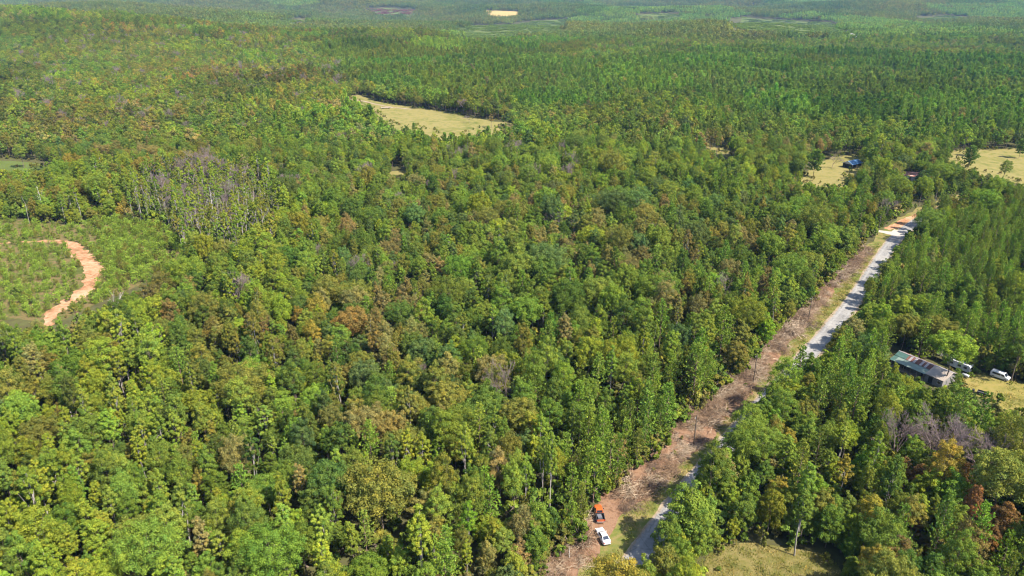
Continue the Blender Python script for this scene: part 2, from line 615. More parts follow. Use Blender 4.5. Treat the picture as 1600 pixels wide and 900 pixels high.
path_ribbon("gravel_drive", [un(1412, 363), un(1398, 366), un(1380, 362), un(1360, 360), un(1335, 361)], [5, 3, 1.9, 1.7, 1.7], M['gravel'], .065)
path_ribbon("dirt_bank", [un(1385, 358), un(1408, 352), un(1440, 338), un(1470, 322)], [1.5, 4, 3.4, 2], M['redsoil'], .05)
TRACK_PX = [(-60, 384), (0, 380), (60, 377), (100, 376), (118, 388), (138, 410), (150, 425), (145, 440), (132, 455), (112, 470), (90, 482), (76, 497), (70, 520)]
TRACK = path_ribbon("dirt_track", [un(*p) for p in TRACK_PX], [.7, .8, 1.0, 1.9, 2.6, 3.4, 3.7, 3.2, 2.6, 2.1, 2.0], M['redsoil'], .05, 2.6)
path_ribbon("dirt_yard", [un(1362, 550), un(1370, 541), un(1382, 536)], [3, 4, 3], M['redsoil'], .06)
path_ribbon("parking_patch", [un(905, 850), un(930, 835), un(945, 815), un(940, 795)], [2.2, 3.2, 3.0, 2.2], M['slash'], .05, 1.2)
path_ribbon("meadow_track", [un(540, 156), un(566, 158), un(600, 167), un(650, 172)], 1.6, M['shoulder'], .25, .9, 6)

fields = {}
for nm, px in GROUND_PX.items():
    P = np.array([un(*p) for p in px])
    mat = {'meadow': M['meadow'], 'paddock': M['meadow'], 'pasture': M['meadow'], 'yard': M['yard'], 'rough_pasture': M['rough'], 'planting': M['planting'],
           'left_field': M['cutover'], 'small_glade': M['meadow'], 'hidden_field': M['meadow']}[nm]
    Pd = P
    if nm in ('meadow', 'paddock', 'pasture', 'left_field', 'small_glade', 'hidden_field'):
        c0 = P.mean(0) - np.array([0, 10.0])
        Pd = c0 + (P - P.mean(0)) * 1.3
    drape({'planting': 'planting_ground', 'left_field': 'grass_field', 'small_glade': 'glade', 'hidden_field': 'dry_field'}.get(nm, nm), Pd, mat,
          .012 if P[:, 1].max() < 620 else .2, 8.0, jag=1.0)
    fields[nm] = P
for nm, px in FAR_PX.items():
    P = np.array([far_xy(*p) for p in px])
    m = M['hay'] if 'field' in nm else M['cutover']
    drape(nm.split('.')[0], P, m, .8, 25.0)
    fields[nm] = P

# ------------------------------------------------------------------ plant meshes
def unit(v):
    return v / np.maximum(np.linalg.norm(v, axis=-1, keepdims=True), 1e-9)


def cards(P, Nn, s, asp=.8, r=None):
    """one four-sided leaf spray per point, facing Nn"""
    r = r or rng
    n = len(P)
    t = unit(np.cross(Nn, r.normal(size=(n, 3))))
    b = np.cross(Nn, t)
    s = np.asarray(s).reshape(-1, 1)
    k = r.uniform(.55, 1.0, (n, 4, 1))
    c = np.stack([-t * s, -b * s * asp, t * s, b * s * asp], 1) * k
    V = (P[:, None, :] + c + Nn[:, None, :] * (r.normal(size=(n, 4, 1)) * s[:, None] * .18)).reshape(-1, 3)
    return V, np.arange(4 * n).reshape(n, 4)


def tubes(segs, n=5):
    """segs: (p0, p1, r0, r1) -> V, quad faces"""
    V, F = [], []
    for p0, p1, r0, r1 in segs:
        p0, p1 = np.array(p0, float), np.array(p1, float)
        d = unit(p1 - p0)
        a = unit(np.cross(d, [0.3, .9, .1] if abs(d[2]) > .8 else [0, 0, 1.0])); b = np.cross(d, a)
        base = len(V)
        for c, r in ((p0, r0), (p1, r1)):
            for i in range(n):
                w = 2 * math.pi * i / n
                V.append(c + (a * math.cos(w) + b * math.sin(w)) * r)
        F += [(base + i, base + (i + 1) % n, base + n + (i + 1) % n, base + n + i) for i in range(n)]
    return np.array(V), np.array(F)


def broadleaf(seed, Rr, h, base, form, nl, nleaf, ls, nlimb=7):
    r = np.random.default_rng(seed)
    hz, zc = (h - base) / 2, (h + base) / 2
    ax = r.uniform(.85, 1.15, 2)
    d = unit(r.normal(size=(nl * 4, 3)))
    d = d[d[:, 2] > (-.55 if form != 'oak' else -.35)][:nl]
    # spread lobes a little
    for _ in range(6):
        diff = d[:, None] - d[None]
        dist = np.linalg.norm(diff, axis=2) + np.eye(len(d)) * 9
        d = unit(d + .04 * (diff / dist[..., None] ** 3).sum(1) * (8 / len(d)))
    rad = r.uniform(.42, .9, len(d))[:, None]
    c = d * rad * np.array([Rr * ax[0], Rr * ax[1], hz])
    if form == 'round':
        c[:, :2] *= (1 - .38 * np.clip((c[:, 2:] / hz + .2) / 1.1, 0, 1))
    if form == 'poplar':
        c[:, :2] *= (1 - .62 * np.clip((c[:, 2:] / hz + .3) / 1.2, 0, 1))
    if form == 'oak':
        c[:, 2] *= .8
    c[:, 2] += zc
    lr = Rr * r.uniform(.12, .28, len(d)) * (.8 if form == 'poplar' else .85 if form == 'oak' else 1)
    # a few small outlying sprays break the outline
    no = nl // 2
    k = r.integers(0, len(d), no)
    co = c[k] + unit(d[k] + r.normal(size=(no, 3)) * .5) * (lr[k] * 1.05)[:, None]
    c = np.vstack([c, co]); lr = np.r_[lr, Rr * r.uniform(.09, .17, no)]
    w = lr ** 1.7; w /= w.sum()
    li = r.choice(len(c), nleaf, p=w)
    n = unit(r.normal(size=(nleaf, 3)) + np.array([0, 0, .45]) + .5 * unit(c[li] - np.array([0, 0, zc - hz * .3])))
    # cut holes in each lobe so that it is ragged
    hole = np.sin(n[:, 0] * 5 + li * 1.7) * np.sin(n[:, 1] * 5 + li * 2.3) * np.sin(n[:, 2] * 5 + li)
    P = c[li] + n * (lr[li] * r.uniform(.62, 1.08, nleaf) * (1 - .22 * (hole > .25)))[:, None] * np.array([1, 1, .82])
    Nn = unit(n + r.normal(size=(nleaf, 3)) * .38 + np.array([0, 0, .12]))
    V, F = cards(P, Nn, ls * r.uniform(.55, 1.25, nleaf), r=r)
    lh = r.normal(.5, .22, len(c))
    hue = np.clip(lh[li] + r.normal(0, .12, nleaf), 0, 1)
    tint = np.clip(r.normal(.5, .22, nleaf) + (lh[li] - .5) * .3, 0, 1)
    tr = max(.12, h * .011)
    bend = r.normal(0, .25, (4, 2)); bend[0] = 0
    zs = [-.3, h * .3, h * .55, h * .86]
    pts = [np.array([*bend[i], zs[i]]) for i in range(4)]
    segs = [(pts[i], pts[i + 1], tr * (1 - .28 * i), tr * (1 - .28 * (i + 1))) for i in range(3)]
    for i in r.choice(len(d), min(nlimb, len(d)), replace=False):
        z0 = r.uniform(base * .85, zc)
        p0 = np.array([0, 0, z0]); mid = (p0 + c[i]) / 2 + np.array([0, 0, -.3])
        segs += [(p0, mid, tr * .42, tr * .28), (mid, c[i], tr * .28, tr * .1)]
    return (V, F, tint, hue), tubes(segs)


def pine(seed, h, base, Rr, dense, tl, dead=0.0):
    """whorled pine: tufts of needles along drooping to rising branches"""
    r = np.random.default_rng(seed)
    tr = h * .0105
    segs = [((0, 0, -.3), (.05, 0, h * .5), tr, tr * .65), ((.05, 0, h * .5), (0, .05, h * .98), tr * .65, tr * .12)]
    P, D, LH = [], [], []
    z = base
    while z < h - .25:
        f = (z - base) / (h - base)
        prof = (min(1, .55 + f * 2.2)) * (1 - f) ** .75
        L = Rr * prof
        nb = r.integers(4, 7)
        a0 = r.uniform(0, 6.28)
        for k in range(nb):
            if r.random() < .14:
                continue
            a = a0 + k * 6.28 / nb + r.normal(0, .25)
            l = L * r.uniform(.6, 1.2) + .25
            rise = r.uniform(-.12, .2) + .75 * f
            dirv = np.array([math.cos(a), math.sin(a), rise])
            p0 = np.array([0, 0, z])
            if l > .9 and r.random() < .6:
                segs.append((p0, p0 + dirv * l * .85, tr * .22, tr * .06))
            nt = max(2, int(l / dense))
            lh = r.normal(.5, .16)
            for t in np.linspace(.3, 1.0, nt):
                q = p0 + dirv * l * t + np.array([0, 0, .18 * l * (t * t)]) + r.normal(0, .12 + .07 * l * t, 3)
                P.append(q); D.append(unit(dirv * np.array([1, 1, .6]) + np.array([0, 0, .55]))); LH.append(lh)
        z += r.uniform(.35, .75) * (.6 + .6 * (1 - f)) * (1.3 if h > 8 else .6)
    P.append(np.array([0, 0, h])); D.append(np.array([0, 0, 1.0])); LH.append(.6)
    P, D, LH = np.array(P), np.array(D), np.array(LH)
    k = 6
    m = len(P)
    dd = unit(np.repeat(D, k, 0) + r.normal(size=(m * k, 3)) * .62)
    q = np.repeat(P, k, 0)
    side = unit(np.cross(dd, r.normal(size=(m * k, 3))))
    ln = tl * r.uniform(.7, 1.25, (m * k, 1)); wd = ln * .26
    V = np.stack([q - dd * ln * .25, q + dd * ln * .35 + side * wd, q + dd * ln, q + dd * ln * .35 - side * wd], 1).reshape(-1, 3)
    F = np.arange(4 * m * k).reshape(-1, 4)
    hue = np.clip(np.repeat(LH, k) + r.normal(0, .1, m * k), 0, 1)
    tint = np.clip(r.normal(.5, .2, m * k), 0, 1)
    return (V, F, tint, hue), tubes(segs, 5)


def bare(seed, h, spread, depth=5, rootr=None, up=.35):
    r = np.random.default_rng(seed)
    segs = []

    def grow(p, d, l, rad, lev):
        q = p + d * l
        segs.append((p, q, rad, rad * .68))
        if lev == 0:
            return
        for k in range(r.integers(2, 4) + (lev == depth)):
            nd = unit(d + r.normal(size=3) * spread + np.array([0, 0, up * .5]))
            grow(p + d * l * r.uniform(.6, 1.0), nd, l * r.uniform(.6, .82), max(rad * .62, .021), lev - 1)
    d0 = unit(np.array([r.normal(0, .05), r.normal(0, .05), 1]))
    grow(np.array([0, 0, -.3]), d0, h * .36, rootr or h * .012, depth)
    return tubes(segs, 3)


def join_tree(name, leaf, wood, mleaf, mwood):
    V1, F1, t, hh = leaf; V2, F2 = wood
    return mesh_of(name, np.vstack([V1, V2]), np.vstack([F1, F2 + len(V1)]), (mleaf, mwood), np.r_[np.zeros(len(F1)), np.ones(len(F2))],
                   attrs={"tint": np.r_[t, np.zeros(len(F2))], "hue": np.r_[hh, np.zeros(len(F2))]})


# near kinds: (crown mesh, trunk mesh, joined mesh, crown radius, total height, crown base)
KIND = {}


def reg(key, leaf, wood, ml, mw, rad, h, base):
    V1, F1, t, hh = leaf; V2, F2 = wood
    KIND[key] = dict(crown=mesh_of("crown", V1, F1, (ml,), attrs={"tint": t, "hue": hh}), trunk=mesh_of("trunk", V2, F2, (mw,)),
                     whole=join_tree("tree", leaf, wood, ml, mw), rad=rad, h=h, base=base)


ROUND, POPLAR, OAK, TALL, PINE, LOW = [], [], [], [], [], []
for i in range(3):                                   # edge trees, leafy to the ground
    rad, h, base = [(3.4, 11.5, .8), (3.9, 13, 1.0), (2.8, 9, .5)][i]
    reg(f"low{i}", *broadleaf(50 + i, rad, h, base, 'round', 74, 10500, .175), M['leaf'], M['bark'], rad * 1.1, h, base); LOW.append(f"low{i}")
for i in range(7):
    rad, h, base = [(3.4, 15, 5), (3.8, 16, 5.5), (3.0, 14, 5), (4.2, 17, 6), (3.6, 13, 4), (4.6, 15, 5), (2.7, 16, 6)][i]
    reg(f"round{i}", *broadleaf(20 + i, rad, h, base, 'round', 50 + 6 * i, 10500, .15), M['leaf'], M['bark'], rad * 1.15, h, base); ROUND.append(f"round{i}")
for i in range(6):
    rad, h, base = [(3.0, 18, 5.5), (2.6, 17, 6), (3.3, 19, 6.5), (2.4, 15, 4), (2.9, 15, 4), (2.2, 18, 7)][i]
    reg(f"poplar{i}", *broadleaf(40 + i, rad, h, base, 'poplar', 48 + 6 * i, 10000, .148), M['leaf'], M['palebark'], rad * 1.1, h, base); POPLAR.append(f"poplar{i}")
for i in range(5):
    rad, h, base = [(6.2, 18, 6), (5.4, 17, 5), (7.0, 19, 6), (5.8, 15, 4), (5.0, 18, 7)][i]
    reg(f"oak{i}", *broadleaf(60 + i, rad, h, base, 'oak', 110 + 12 * i, 20000, .18, 11), M['leaf'], M['bark'], rad * 1.12, h, base); OAK.append(f"oak{i}")
for i in range(3):
    rad, h, base = [(2.6, 18, 8), (2.3, 17, 8.5), (2.9, 19, 9)][i]
    reg(f"tall{i}", *broadleaf(70 + i, rad, h, base, 'poplar', 24, 4200, .2, 6), M['leaf'], M['palebark'], rad * 1.1, h, base); TALL.append(f"tall{i}")
for i in range(6):
    h, base, rad = [(17, 5, 3.0), (15, 3.5, 2.8), (18, 7, 3.3), (13, 2.5, 2.5), (16, 4, 3.4), (14, 3, 2.4)][i]
    reg(f"pine{i}", *pine(80 + i, h, base, rad, .34, .5), M['needle'], M['pinebark'], rad * 1.05, h, base); PINE.append(f"pine{i}")
for i in range(2):                                   # open-grown field pines
    reg(f"fieldpine{i}", *pine(90 + i, 14, 4.0, 5.0, .26, .7), M['needle'], M['pinebark'], 4.4, 14, 4.5)
reg("cedar0", *pine(95, 11, .6, 2.9, .3, .42), M['needle'], M['pinebark'], 2.9, 11, .6)
SAP = []
for i in range(4):
    (V1, F1, t, hh), (V2, F2) = pine(100 + i, [2.6, 3.1, 2.2, 3.6][i], .25, [1.0, 1.15, .95, 1.2][i], .3, .34)
    SAP.append(join_tree("young_pine", (V1, F1, t, hh), (V2, F2), M['needle'], M['pinebark']))
BARE = [mesh_of("bare_branches", *bare(110 + i, 14 + i, .38, 7), (M['greybark'],)) for i in range(4)]
def stem_mesh(seed):
    r = np.random.default_rng(seed)
    b = r.normal(0, .35, (4, 2)); b[0] = 0
    zs = [-.3, 6, 12, 17]
    p = [np.array([*b[i], zs[i]]) for i in range(4)]
    segs = [(p[i], p[i + 1], .17 - .04 * i, .17 - .04 * (i + 1)) for i in range(3)]
    for _ in range(11):
        z0 = r.uniform(8, 16.5); a = r.uniform(0, 6.28); l = r.uniform(.7, 2.2) * (1 - (z0 - 8) / 14)
        q = np.array([np.interp(z0, zs, b[:, 0]), np.interp(z0, zs, b[:, 1]), z0])
        e = q + np.array([math.cos(a), math.sin(a), .7]) * l
        segs += [(q, e, .045, .025), (e, e + np.array([r.normal(0, .4), r.normal(0, .4), .7]), .025, .012)]
    return tubes(segs, 5)


POLE = [mesh_of("bare_stem", *stem_mesh(120 + i), (M['whitewood'] if i == 1 else M['palebark'],)) for i in range(3)]
BUSH = []
for i in range(4):
    leaf, wood = broadleaf(130 + i, 1.5, 2.6, .2, 'round', 10, 520, .3, 3)
    BUSH.append(join_tree("bush", leaf, wood, M['leaf'], M['bark']))

# mid distance (each tree a few hundred sprays)
MID = {'broad': [], 'pine': []}
for i in range(5):
    rad, h, base = [(3.9, 15, 4), (4.4, 15, 4), (3.0, 16, 4), (6.4, 17, 4), (2.8, 17, 4)][i]
    leaf, wood = broadleaf(200 + i, rad, h, base, 'poplar' if i in (2, 4) else 'round', 24, 1300 if i != 3 else 2000, .44, 2)
    MID['broad'].append(join_tree("tree", leaf, wood, M['leaf'], M['bark']))
for i in range(4):
    leaf, wood = pine(220 + i, [15, 13, 16, 14][i], [4, 3, 5, 3][i], [2.7, 2.5, 2.9, 2.6][i], .62, .95)
    MID['pine'].append(join_tree("tree", leaf, wood, M['needle'], M['pinebark']))


def patch(seed, kindp, size, n):
    """a stand of distant trees"""
    r = np.random.default_rng(seed)
    Vs, Fs, T, Hh, b = [], [], [], [], 0
    for k in range(n):
        px, py = r.uniform(-size / 2, size / 2, 2)
        rad = r.uniform(2.2, 4.6) if kindp == 'broad' else r.uniform(1.9, 2.7)
        h = r.uniform(7, 18) if kindp == 'broad' else r.uniform(9, 16)
        m = 70 if kindp == 'broad' else 60
        d = unit(r.normal(size=(m, 3)) + np.array([0, 0, .45]))
        hz = h * .36
        q = d * np.array([rad, rad, hz]) * r.uniform(.7, 1.05, (m, 1))
        if kindp == 'pine' or r.random() < .3:
            q[:, :2] *= np.clip(1 - .5 * (q[:, 2:] / hz), .25, 1.3)
        q += np.array([px, py, h - hz])
        V, F = cards(q, unit(d + r.normal(size=(m, 3)) * .45), r.uniform(.6, 1.25, m), r=r)
        Vs.append(V); Fs.append(F + b); b += len(V)
        T.append(np.clip(r.normal(.5, .2, m) + r.normal(0, .22), 0, 1)); Hh.append(np.clip(np.full(m, r.normal(.5, .3)), 0, 1))
    return mesh_of("stand", np.vstack(Vs), np.vstack(Fs), (M['leaf'] if kindp == 'broad' else M['needle'],), attrs={"tint": np.concatenate(T), "hue": np.concatenate(Hh)})


STAND = {'broad': [patch(300 + i, 'broad', 36, 26) for i in range(5)], 'pine': [patch(320 + i, 'pine', 36, 38) for i in range(3)]}

# ------------------------------------------------------------------ foliage colours (albedo)
COL = {
    'yellow-green': (.120, .160, .020), 'light green': (.092, .142, .024), 'green': (.062, .104, .020), 'dark green': (.037, .068, .018),
    'blue-green': (.042, .078, .032), 'olive': (.100, .102, .026), 'tan': (.128, .108, .050), 'russet': (.150, .085, .034), 'golden': (.150, .128, .026),
    'brown': (.095, .068, .036), 'rust': (.122, .066, .034), 'pine green': (.080, .142, .026), 'bright pine': (.112, .178, .028),
}
CN = list(COL)
CV = np.array([COL[c] for c in CN])
keep_c = np.array([.85 if c in ('rust', 'golden') else .72 for c in CN])[:, None]
CV = (CV * keep_c + (1 - keep_c) * np.array([.088, .120, .024])) * 1.33 * np.array([1.06, 1.0, .88])


def pal(**k):
    w = np.zeros(len(CN))
    for a, b in k.items():
        w[CN.index(a.replace('_', ' ') if a.replace('_', ' ') in CN else a.replace('_', '-'))] = b
    return w / w.sum()


PAL_DEF = pal(yellow_green=.15, light_green=.26, green=.27, dark_green=.12, blue_green=.05, olive=.12, tan=.03)
# (u, v, half width, half height, palette): how the crowns are coloured in each part of the wood
REGIONS = [
    (180, 720, 330, 230, pal(yellow_green=.34, light_green=.36, green=.16, olive=.10, dark_green=.04)),
    (430, 450, 60, 120, pal(yellow_green=.6, light_green=.25, golden=.05, olive=.1)),
    (210, 590, 80, 50, pal(yellow_green=.7, light_green=.3)),
    (300, 505, 130, 55, pal(olive=.4, dark_green=.25, tan=.15, brown=.08, green=.12)),
    (620, 560, 170, 110, pal(dark_green=.22, olive=.25, tan=.17, green=.2, blue_green=.14)),
    (700, 440, 220, 100, pal(green=.3, blue_green=.17, dark_green=.16, light_green=.17, olive=.14, tan=.06)),
    (800, 330, 330, 80, pal(green=.25, light_green=.25, yellow_green=.14, blue_green=.12, olive=.14, tan=.07, dark_green=.05)),
    (1120, 330, 180, 100, pal(green=.34, blue_green=.14, light_green=.26, dark_green=.16, olive=.1)),
    (1000, 520, 160, 110, pal(green=.3, light_green=.3, yellow_green=.16, olive=.12, dark_green=.12)),
    (1150, 440, 130, 60, pal(green=.25, brown=.14, tan=.1, olive=.2, dark_green=.15, light_green=.16)),
    (700, 760, 160, 120, pal(yellow_green=.26, olive=.3, light_green=.24, green=.14, tan=.06)),
    (240, 110, 300, 60, pal(olive=.33, yellow_green=.24, tan=.13, green=.18, golden=.07, russet=.03, dark_green=.02)),
    (230, 190, 330, 60, pal(olive=.26, yellow_green=.15, green=.3, dark_green=.12, tan=.10, light_green=.07)),
    (100, 290, 170, 40, pal(yellow_green=.45, light_green=.25, olive=.18, golden=.05, green=.07)),
    (330, 310, 120, 60, pal(yellow_green=.3, olive=.3, tan=.2, light_green=.2)),
    (1240, 760, 150, 110, pal(light_green=.3, green=.25, yellow_green=.12, golden=.1, olive=.18, dark_green=.05)),
    (1420, 690, 90, 60, pal(light_green=.2, green=.3, olive=.25, golden=.1, brown=.15)),
    (1520, 790, 110, 90, pal(rust=.32, brown=.25, tan=.1, green=.15, olive=.2, golden=.05, light_green=.1)),
    (1540, 520, 90, 70, pal(green=.5, dark_green=.25, light_green=.25)),
    (1300, 230, 280, 60, pal(green=.33, light_green=.24, yellow_green=.14, olive=.15, tan=.06, blue_green=.08)),
    (1300, 330, 80, 60, pal(light_green=.4, green=.35, olive=.15, brown=.1)),
    (1250, 610, 80, 40, pal(light_green=.45, green=.35, olive=.2)),
]
PINE_ZONES = [
    [(930, 95), (1060, 78), (1200, 72), (1330, 78), (1640, 88), (1640, 205), (1560, 196), (1400, 186), (1260, 180), (1120, 165), (1040, 145), (950, 128)],
    [(500, 72), (560, 62), (700, 62), (850, 72), (930, 95), (960, 140), (1000, 158), (900, 160), (780, 152), (640, 138), (540, 118)],
    [(1444, 345), (1640, 275), (1640, 455), (1540, 440), (1500, 430), (1420, 440), (1376, 455), (1362, 440), (1400, 395)],
    [(1040, 560), (1140, 540), (1180, 560), (1110, 640), (1000, 740), (900, 800), (868, 780), (880, 690), (960, 630)],
    [(1280, 560), (1370, 540), (1390, 620), (1330, 640), (1260, 620)],
    [(1440, 470), (1640, 450), (1640, 520), (1500, 520)],
]
TALL_ZONE = [(196, 300), (200, 285), (210, 255), (400, 255), (440, 300), (430, 360), (330, 385), (215, 335)]
BARE_PX = [(1490, 690, 70, 34, .55), (1440, 660, 40, 25, .3), (1590, 730, 40, 40, .4), (330, 300, 90, 40, .16), (320, 255, 40, 14, .4), (1100, 430, 60, 20, .05), (250, 120, 300, 80, .05), (720, 400, 400, 250, .012)]

# ------------------------------------------------------------------ where the trees stand
mask = np.zeros((450, 800), bool)
uu, vv = np.meshgrid(np.arange(800) * 2 + 1, np.arange(450) * 2 + 1)
for nm, p in GROUND_PX.items():
    mask |= pip(uu, vv, p)
for p in OPEN_PX:
    mask |= pip(uu, vv, p)
for nm in FAR_PX:
    mask |= pip(uu, vv, FAR_PX[nm])
# strip and near verge are seen along their whole length
strip_poly = []
for off in (lambda a: strip_left(a) + 4.3, lambda a: strip_right(a) - .3):
    q = [ROADC[i] + RN[i] * off(AL[i]) for i in range(0, NJ - 2, 2)]
    q = [proj(p[0], p[1], 0)[:2] for p in q]
    strip_poly += q if not strip_poly else q[::-1]
mask |= pip(uu, vv, strip_poly) & (vv < 905) & (vv > 372)
integ = np.pad(mask.astype(np.int32).cumsum(0).cumsum(1), ((1, 0), (1, 0)))


def covered(u, v, ru, rv):
    """share of each crown's box that falls on ground the photograph shows"""
    x0 = np.clip(((u - ru) / 2).astype(int), 0, 800); x1 = np.clip(((u + ru) / 2).astype(int) + 1, 0, 800)
    y0 = np.clip(((v - rv) / 2).astype(int), 0, 450); y1 = np.clip(((v + rv) / 2).astype(int) + 1, 0, 450)
    s = integ[y1, x1] - integ[y0, x1] - integ[y1, x0] + integ[y0, x0]
    return s / np.maximum((x1 - x0) * (y1 - y0), 1)


def on_open_ground(x, y):
    u, v, _ = proj(x, y, height(x, y))
    bad = np.zeros(np.shape(x), bool)
    for p in list(GROUND_PX.values()) + list(FAR_PX.values()):
        bad |= pip(u, v, p)
    al, off = road_frame(x, y)
    bad |= (off > strip_left(al) + .6) & (off < np.where((al > 34) & (al < 112), VER_W + .8, verge_right(al) + .4))
    return bad


def grid_points(s, y0, y1, jit=.42, kx=.70, m=45, rows=0.0):
    xm = kx * y1 + m
    gx, gy = np.meshgrid(np.arange(-xm, xm, s), np.arange(y0, y1, s * .9))
    gx = gx + (np.arange(gx.shape[0]) % 2)[:, None] * s * .5
    gx = gx + rng.uniform(-jit, jit, gx.shape) * s; gy = gy + rng.uniform(-jit, jit, gy.shape) * s
    x, y = gx.ravel(), gy.ravel()
    k = (np.abs(x) < kx * y + m) & (x < .9e9)
    return x[k], y[k]


NEAR_END, IND_END = 470.0, 1500.0
T = {k: [] for k in ('x', 'y', 'typ', 'var', 's', 'sz', 'col', 'cn')}


_sr = np.random.default_rng(11)
STAND_P = np.c_[_sr.uniform(-1300, 1300, 420), _sr.uniform(430, 1700, 420)]
STAND_H = _sr.uniform(.72, 1.12, 420)
STAND_C = _sr.normal(1.0, .12, (420, 1)) * (1 + _sr.normal(0, .07, (420, 3)))
_kd = None


def stand_of(x, y):
    global _kd
    from mathutils import kdtree as _k
    if _kd is None:
        _kd = _k.KDTree(len(STAND_P))
        for i, p in enumerate(STAND_P):
            _kd.insert((p[0], p[1] * .75, 0), i)
        _kd.balance()
    wx = x + 22 * (vnoise(x / 30, y / 30) - .5); wy = y + 22 * (vnoise(x / 30 + 9, y / 30 + 9) - .5)
    return np.array([_kd.find((a, b * .75, 0))[1] for a, b in zip(wx, wy)])


def pick_colours(u, v, n, x, y):
    W = np.tile(PAL_DEF, (n, 1))
    for (cu, cv, ru, rv, p) in REGIONS:
        d = np.sqrt(((u - cu) / ru) ** 2 + ((v - cv) / rv) ** 2)
        k = np.clip(1.35 - d, 0, 1)[:, None]
        W = W * (1 - k) + p * k
    dry = np.array([.2 if c in ('tan', 'russet', 'golden', 'brown', 'rust') else 1.0 for c in CN])
    far_right = ((u > 1370) & (v > 630))[:, None]
    W = W * np.where(far_right, 1.0, dry)
    W /= W.sum(1, keepdims=True)
    # neighbours tend to be of one kind
    sel = .6 * vnoise(x / 17 + 31, y / 17 + 8) + .4 * vnoise(x / 45, y / 45 + 77)
    sel = np.clip((sel - .5) * 1.9 + .5 + rng.normal(0, .27, n), 0, .999)
    sel = np.where(rng.random(n) < .45, rng.random(n), sel)
    cum = W.cumsum(1)
    return np.clip((sel[:, None] > cum).sum(1), 0, len(CN) - 1)


# broadleaf and mixed wood
x, y = grid_points(4.2, 52, IND_END)
z = height(x, y)
u, v, d = proj(x, y, z + 12)
inpine = np.zeros(len(x), bool)
for p in PINE_ZONES:
    inpine |= pip(u, v, p)
intall = pip(u, v, TALL_ZONE) & (y > 260)
n = len(x)
ci = pick_colours(u, v, n, x, y)
typ = np.full(n, 'round', dtype=object)
rr = rng.random(n)
light = np.isin(ci, [CN.index('yellow-green'), CN.index('light green')])
slim = np.where((u < 430) | (v > 660), 1.0, .32)
typ[light & (rr < .5 * slim)] = 'poplar'
typ[~light & (rr < .18 * slim)] = 'poplar'
typ[rng.random(n) < np.where(y > 450, .11, np.where((u > 430) & (v < 700), .11, .055))] = 'oak'
mixpine = (rng.random(n) < np.where(vnoise(x / 60 + 5, y / 60 + 5) > .55, .22, .06)) & (u > 250)
typ[mixpine] = 'pine'
typ[intall] = 'tall'
for (cu, cv, ru, rv, pr) in BARE_PX:
    k = (((u - cu) / ru) ** 2 + ((v - cv) / rv) ** 2 < 1) & (rng.random(n) < pr)
    typ[k] = 'bare'
s = rng.uniform(.52, .98, n) * (.88 + .25 * vnoise(x / 50 + 9, y / 50))
nearq = np.where(y < 430)[0]
edge = np.zeros(n, bool)
for dx_, dy_ in ((5, 0), (-5, 0), (0, 5), (0, -5), (0, -9)):
    edge[nearq] |= on_open_ground(x[nearq] + dx_, y[nearq] + dy_)
al_, off_ = road_frame(x[nearq], y[nearq])
rightwood = np.zeros(n, bool); rightwood[nearq] = (off_ > 0) & (v[nearq] > 430)
typ[((edge & (rng.random(n) < .75)) | (rightwood & (rng.random(n) < .4))) & (typ != 'bare') & (typ != 'tall')] = 'low'
keep = ~inpine
# thin out round the big oaks
big = np.where((typ == 'oak') & keep & (y < 700))[0]
from mathutils import kdtree
kd = kdtree.KDTree(n)
for i in range(n):
    kd.insert((x[i], y[i], 0), i)
kd.balance()
for i in big:
    if keep[i]:
        for _, j, dist in kd.find_range((x[i], y[i], 0), 5.8 * s[i]):
            if j != i:
                keep[j] = False
# a lighter stocking where dead stems stand
keep &= ~((typ == 'tall') & (rng.random(n) < .25))
sel = np.where(keep)[0]


def put(xx, yy, tt, cc, ss, szz=None):
    T['x'] += list(xx); T['y'] += list(yy); T['typ'] += list(tt); T['cn'] += list(cc)
    T['s'] += list(ss); T['sz'] += list(szz if szz is not None else ss * rng.uniform(.92, 1.28, len(ss)))


ci = np.where(typ == 'pine', rng.choice([CN.index('pine green'), CN.index('bright pine')], n), ci)
put(x[sel], y[sel], typ[sel], ci[sel], s[sel])

# pine plantations
x, y = grid_points(4.3, 60, IND_END, .33)
z = height(x, y)
u, v, d = proj(x, y, z + 11)
inpine = np.zeros(len(x), bool)
for p in PINE_ZONES:
    inpine |= pip(u, v, p)
k = inpine & (rng.random(len(x)) < .9)
x, y, u, v = x[k], y[k], u[k], v[k]
n = len(x)
typ = np.full(n, 'pine', dtype=object)
rr = rng.random(n)
ci = np.where(rng.random(n) < np.where((u > 1340) & (v > 270), .25, .5), CN.index('pine green'), CN.index('bright pine'))
k = rr < .07
k &= ~((u > 1340) & (v > 262) & (v < 480) & (rng.random(n) < .7))
typ[k] = 'round'; ci[k] = rng.choice([CN.index(c) for c in ('light green', 'yellow-green', 'olive', 'green', 'tan')], k.sum())
s = rng.uniform(.6, 1.0, n)
young = (u > 1340) & (v > 262) & (v < 480)
s = np.where(young, rng.uniform(.58, .74, n), s)
put(x, y, typ, ci, s)

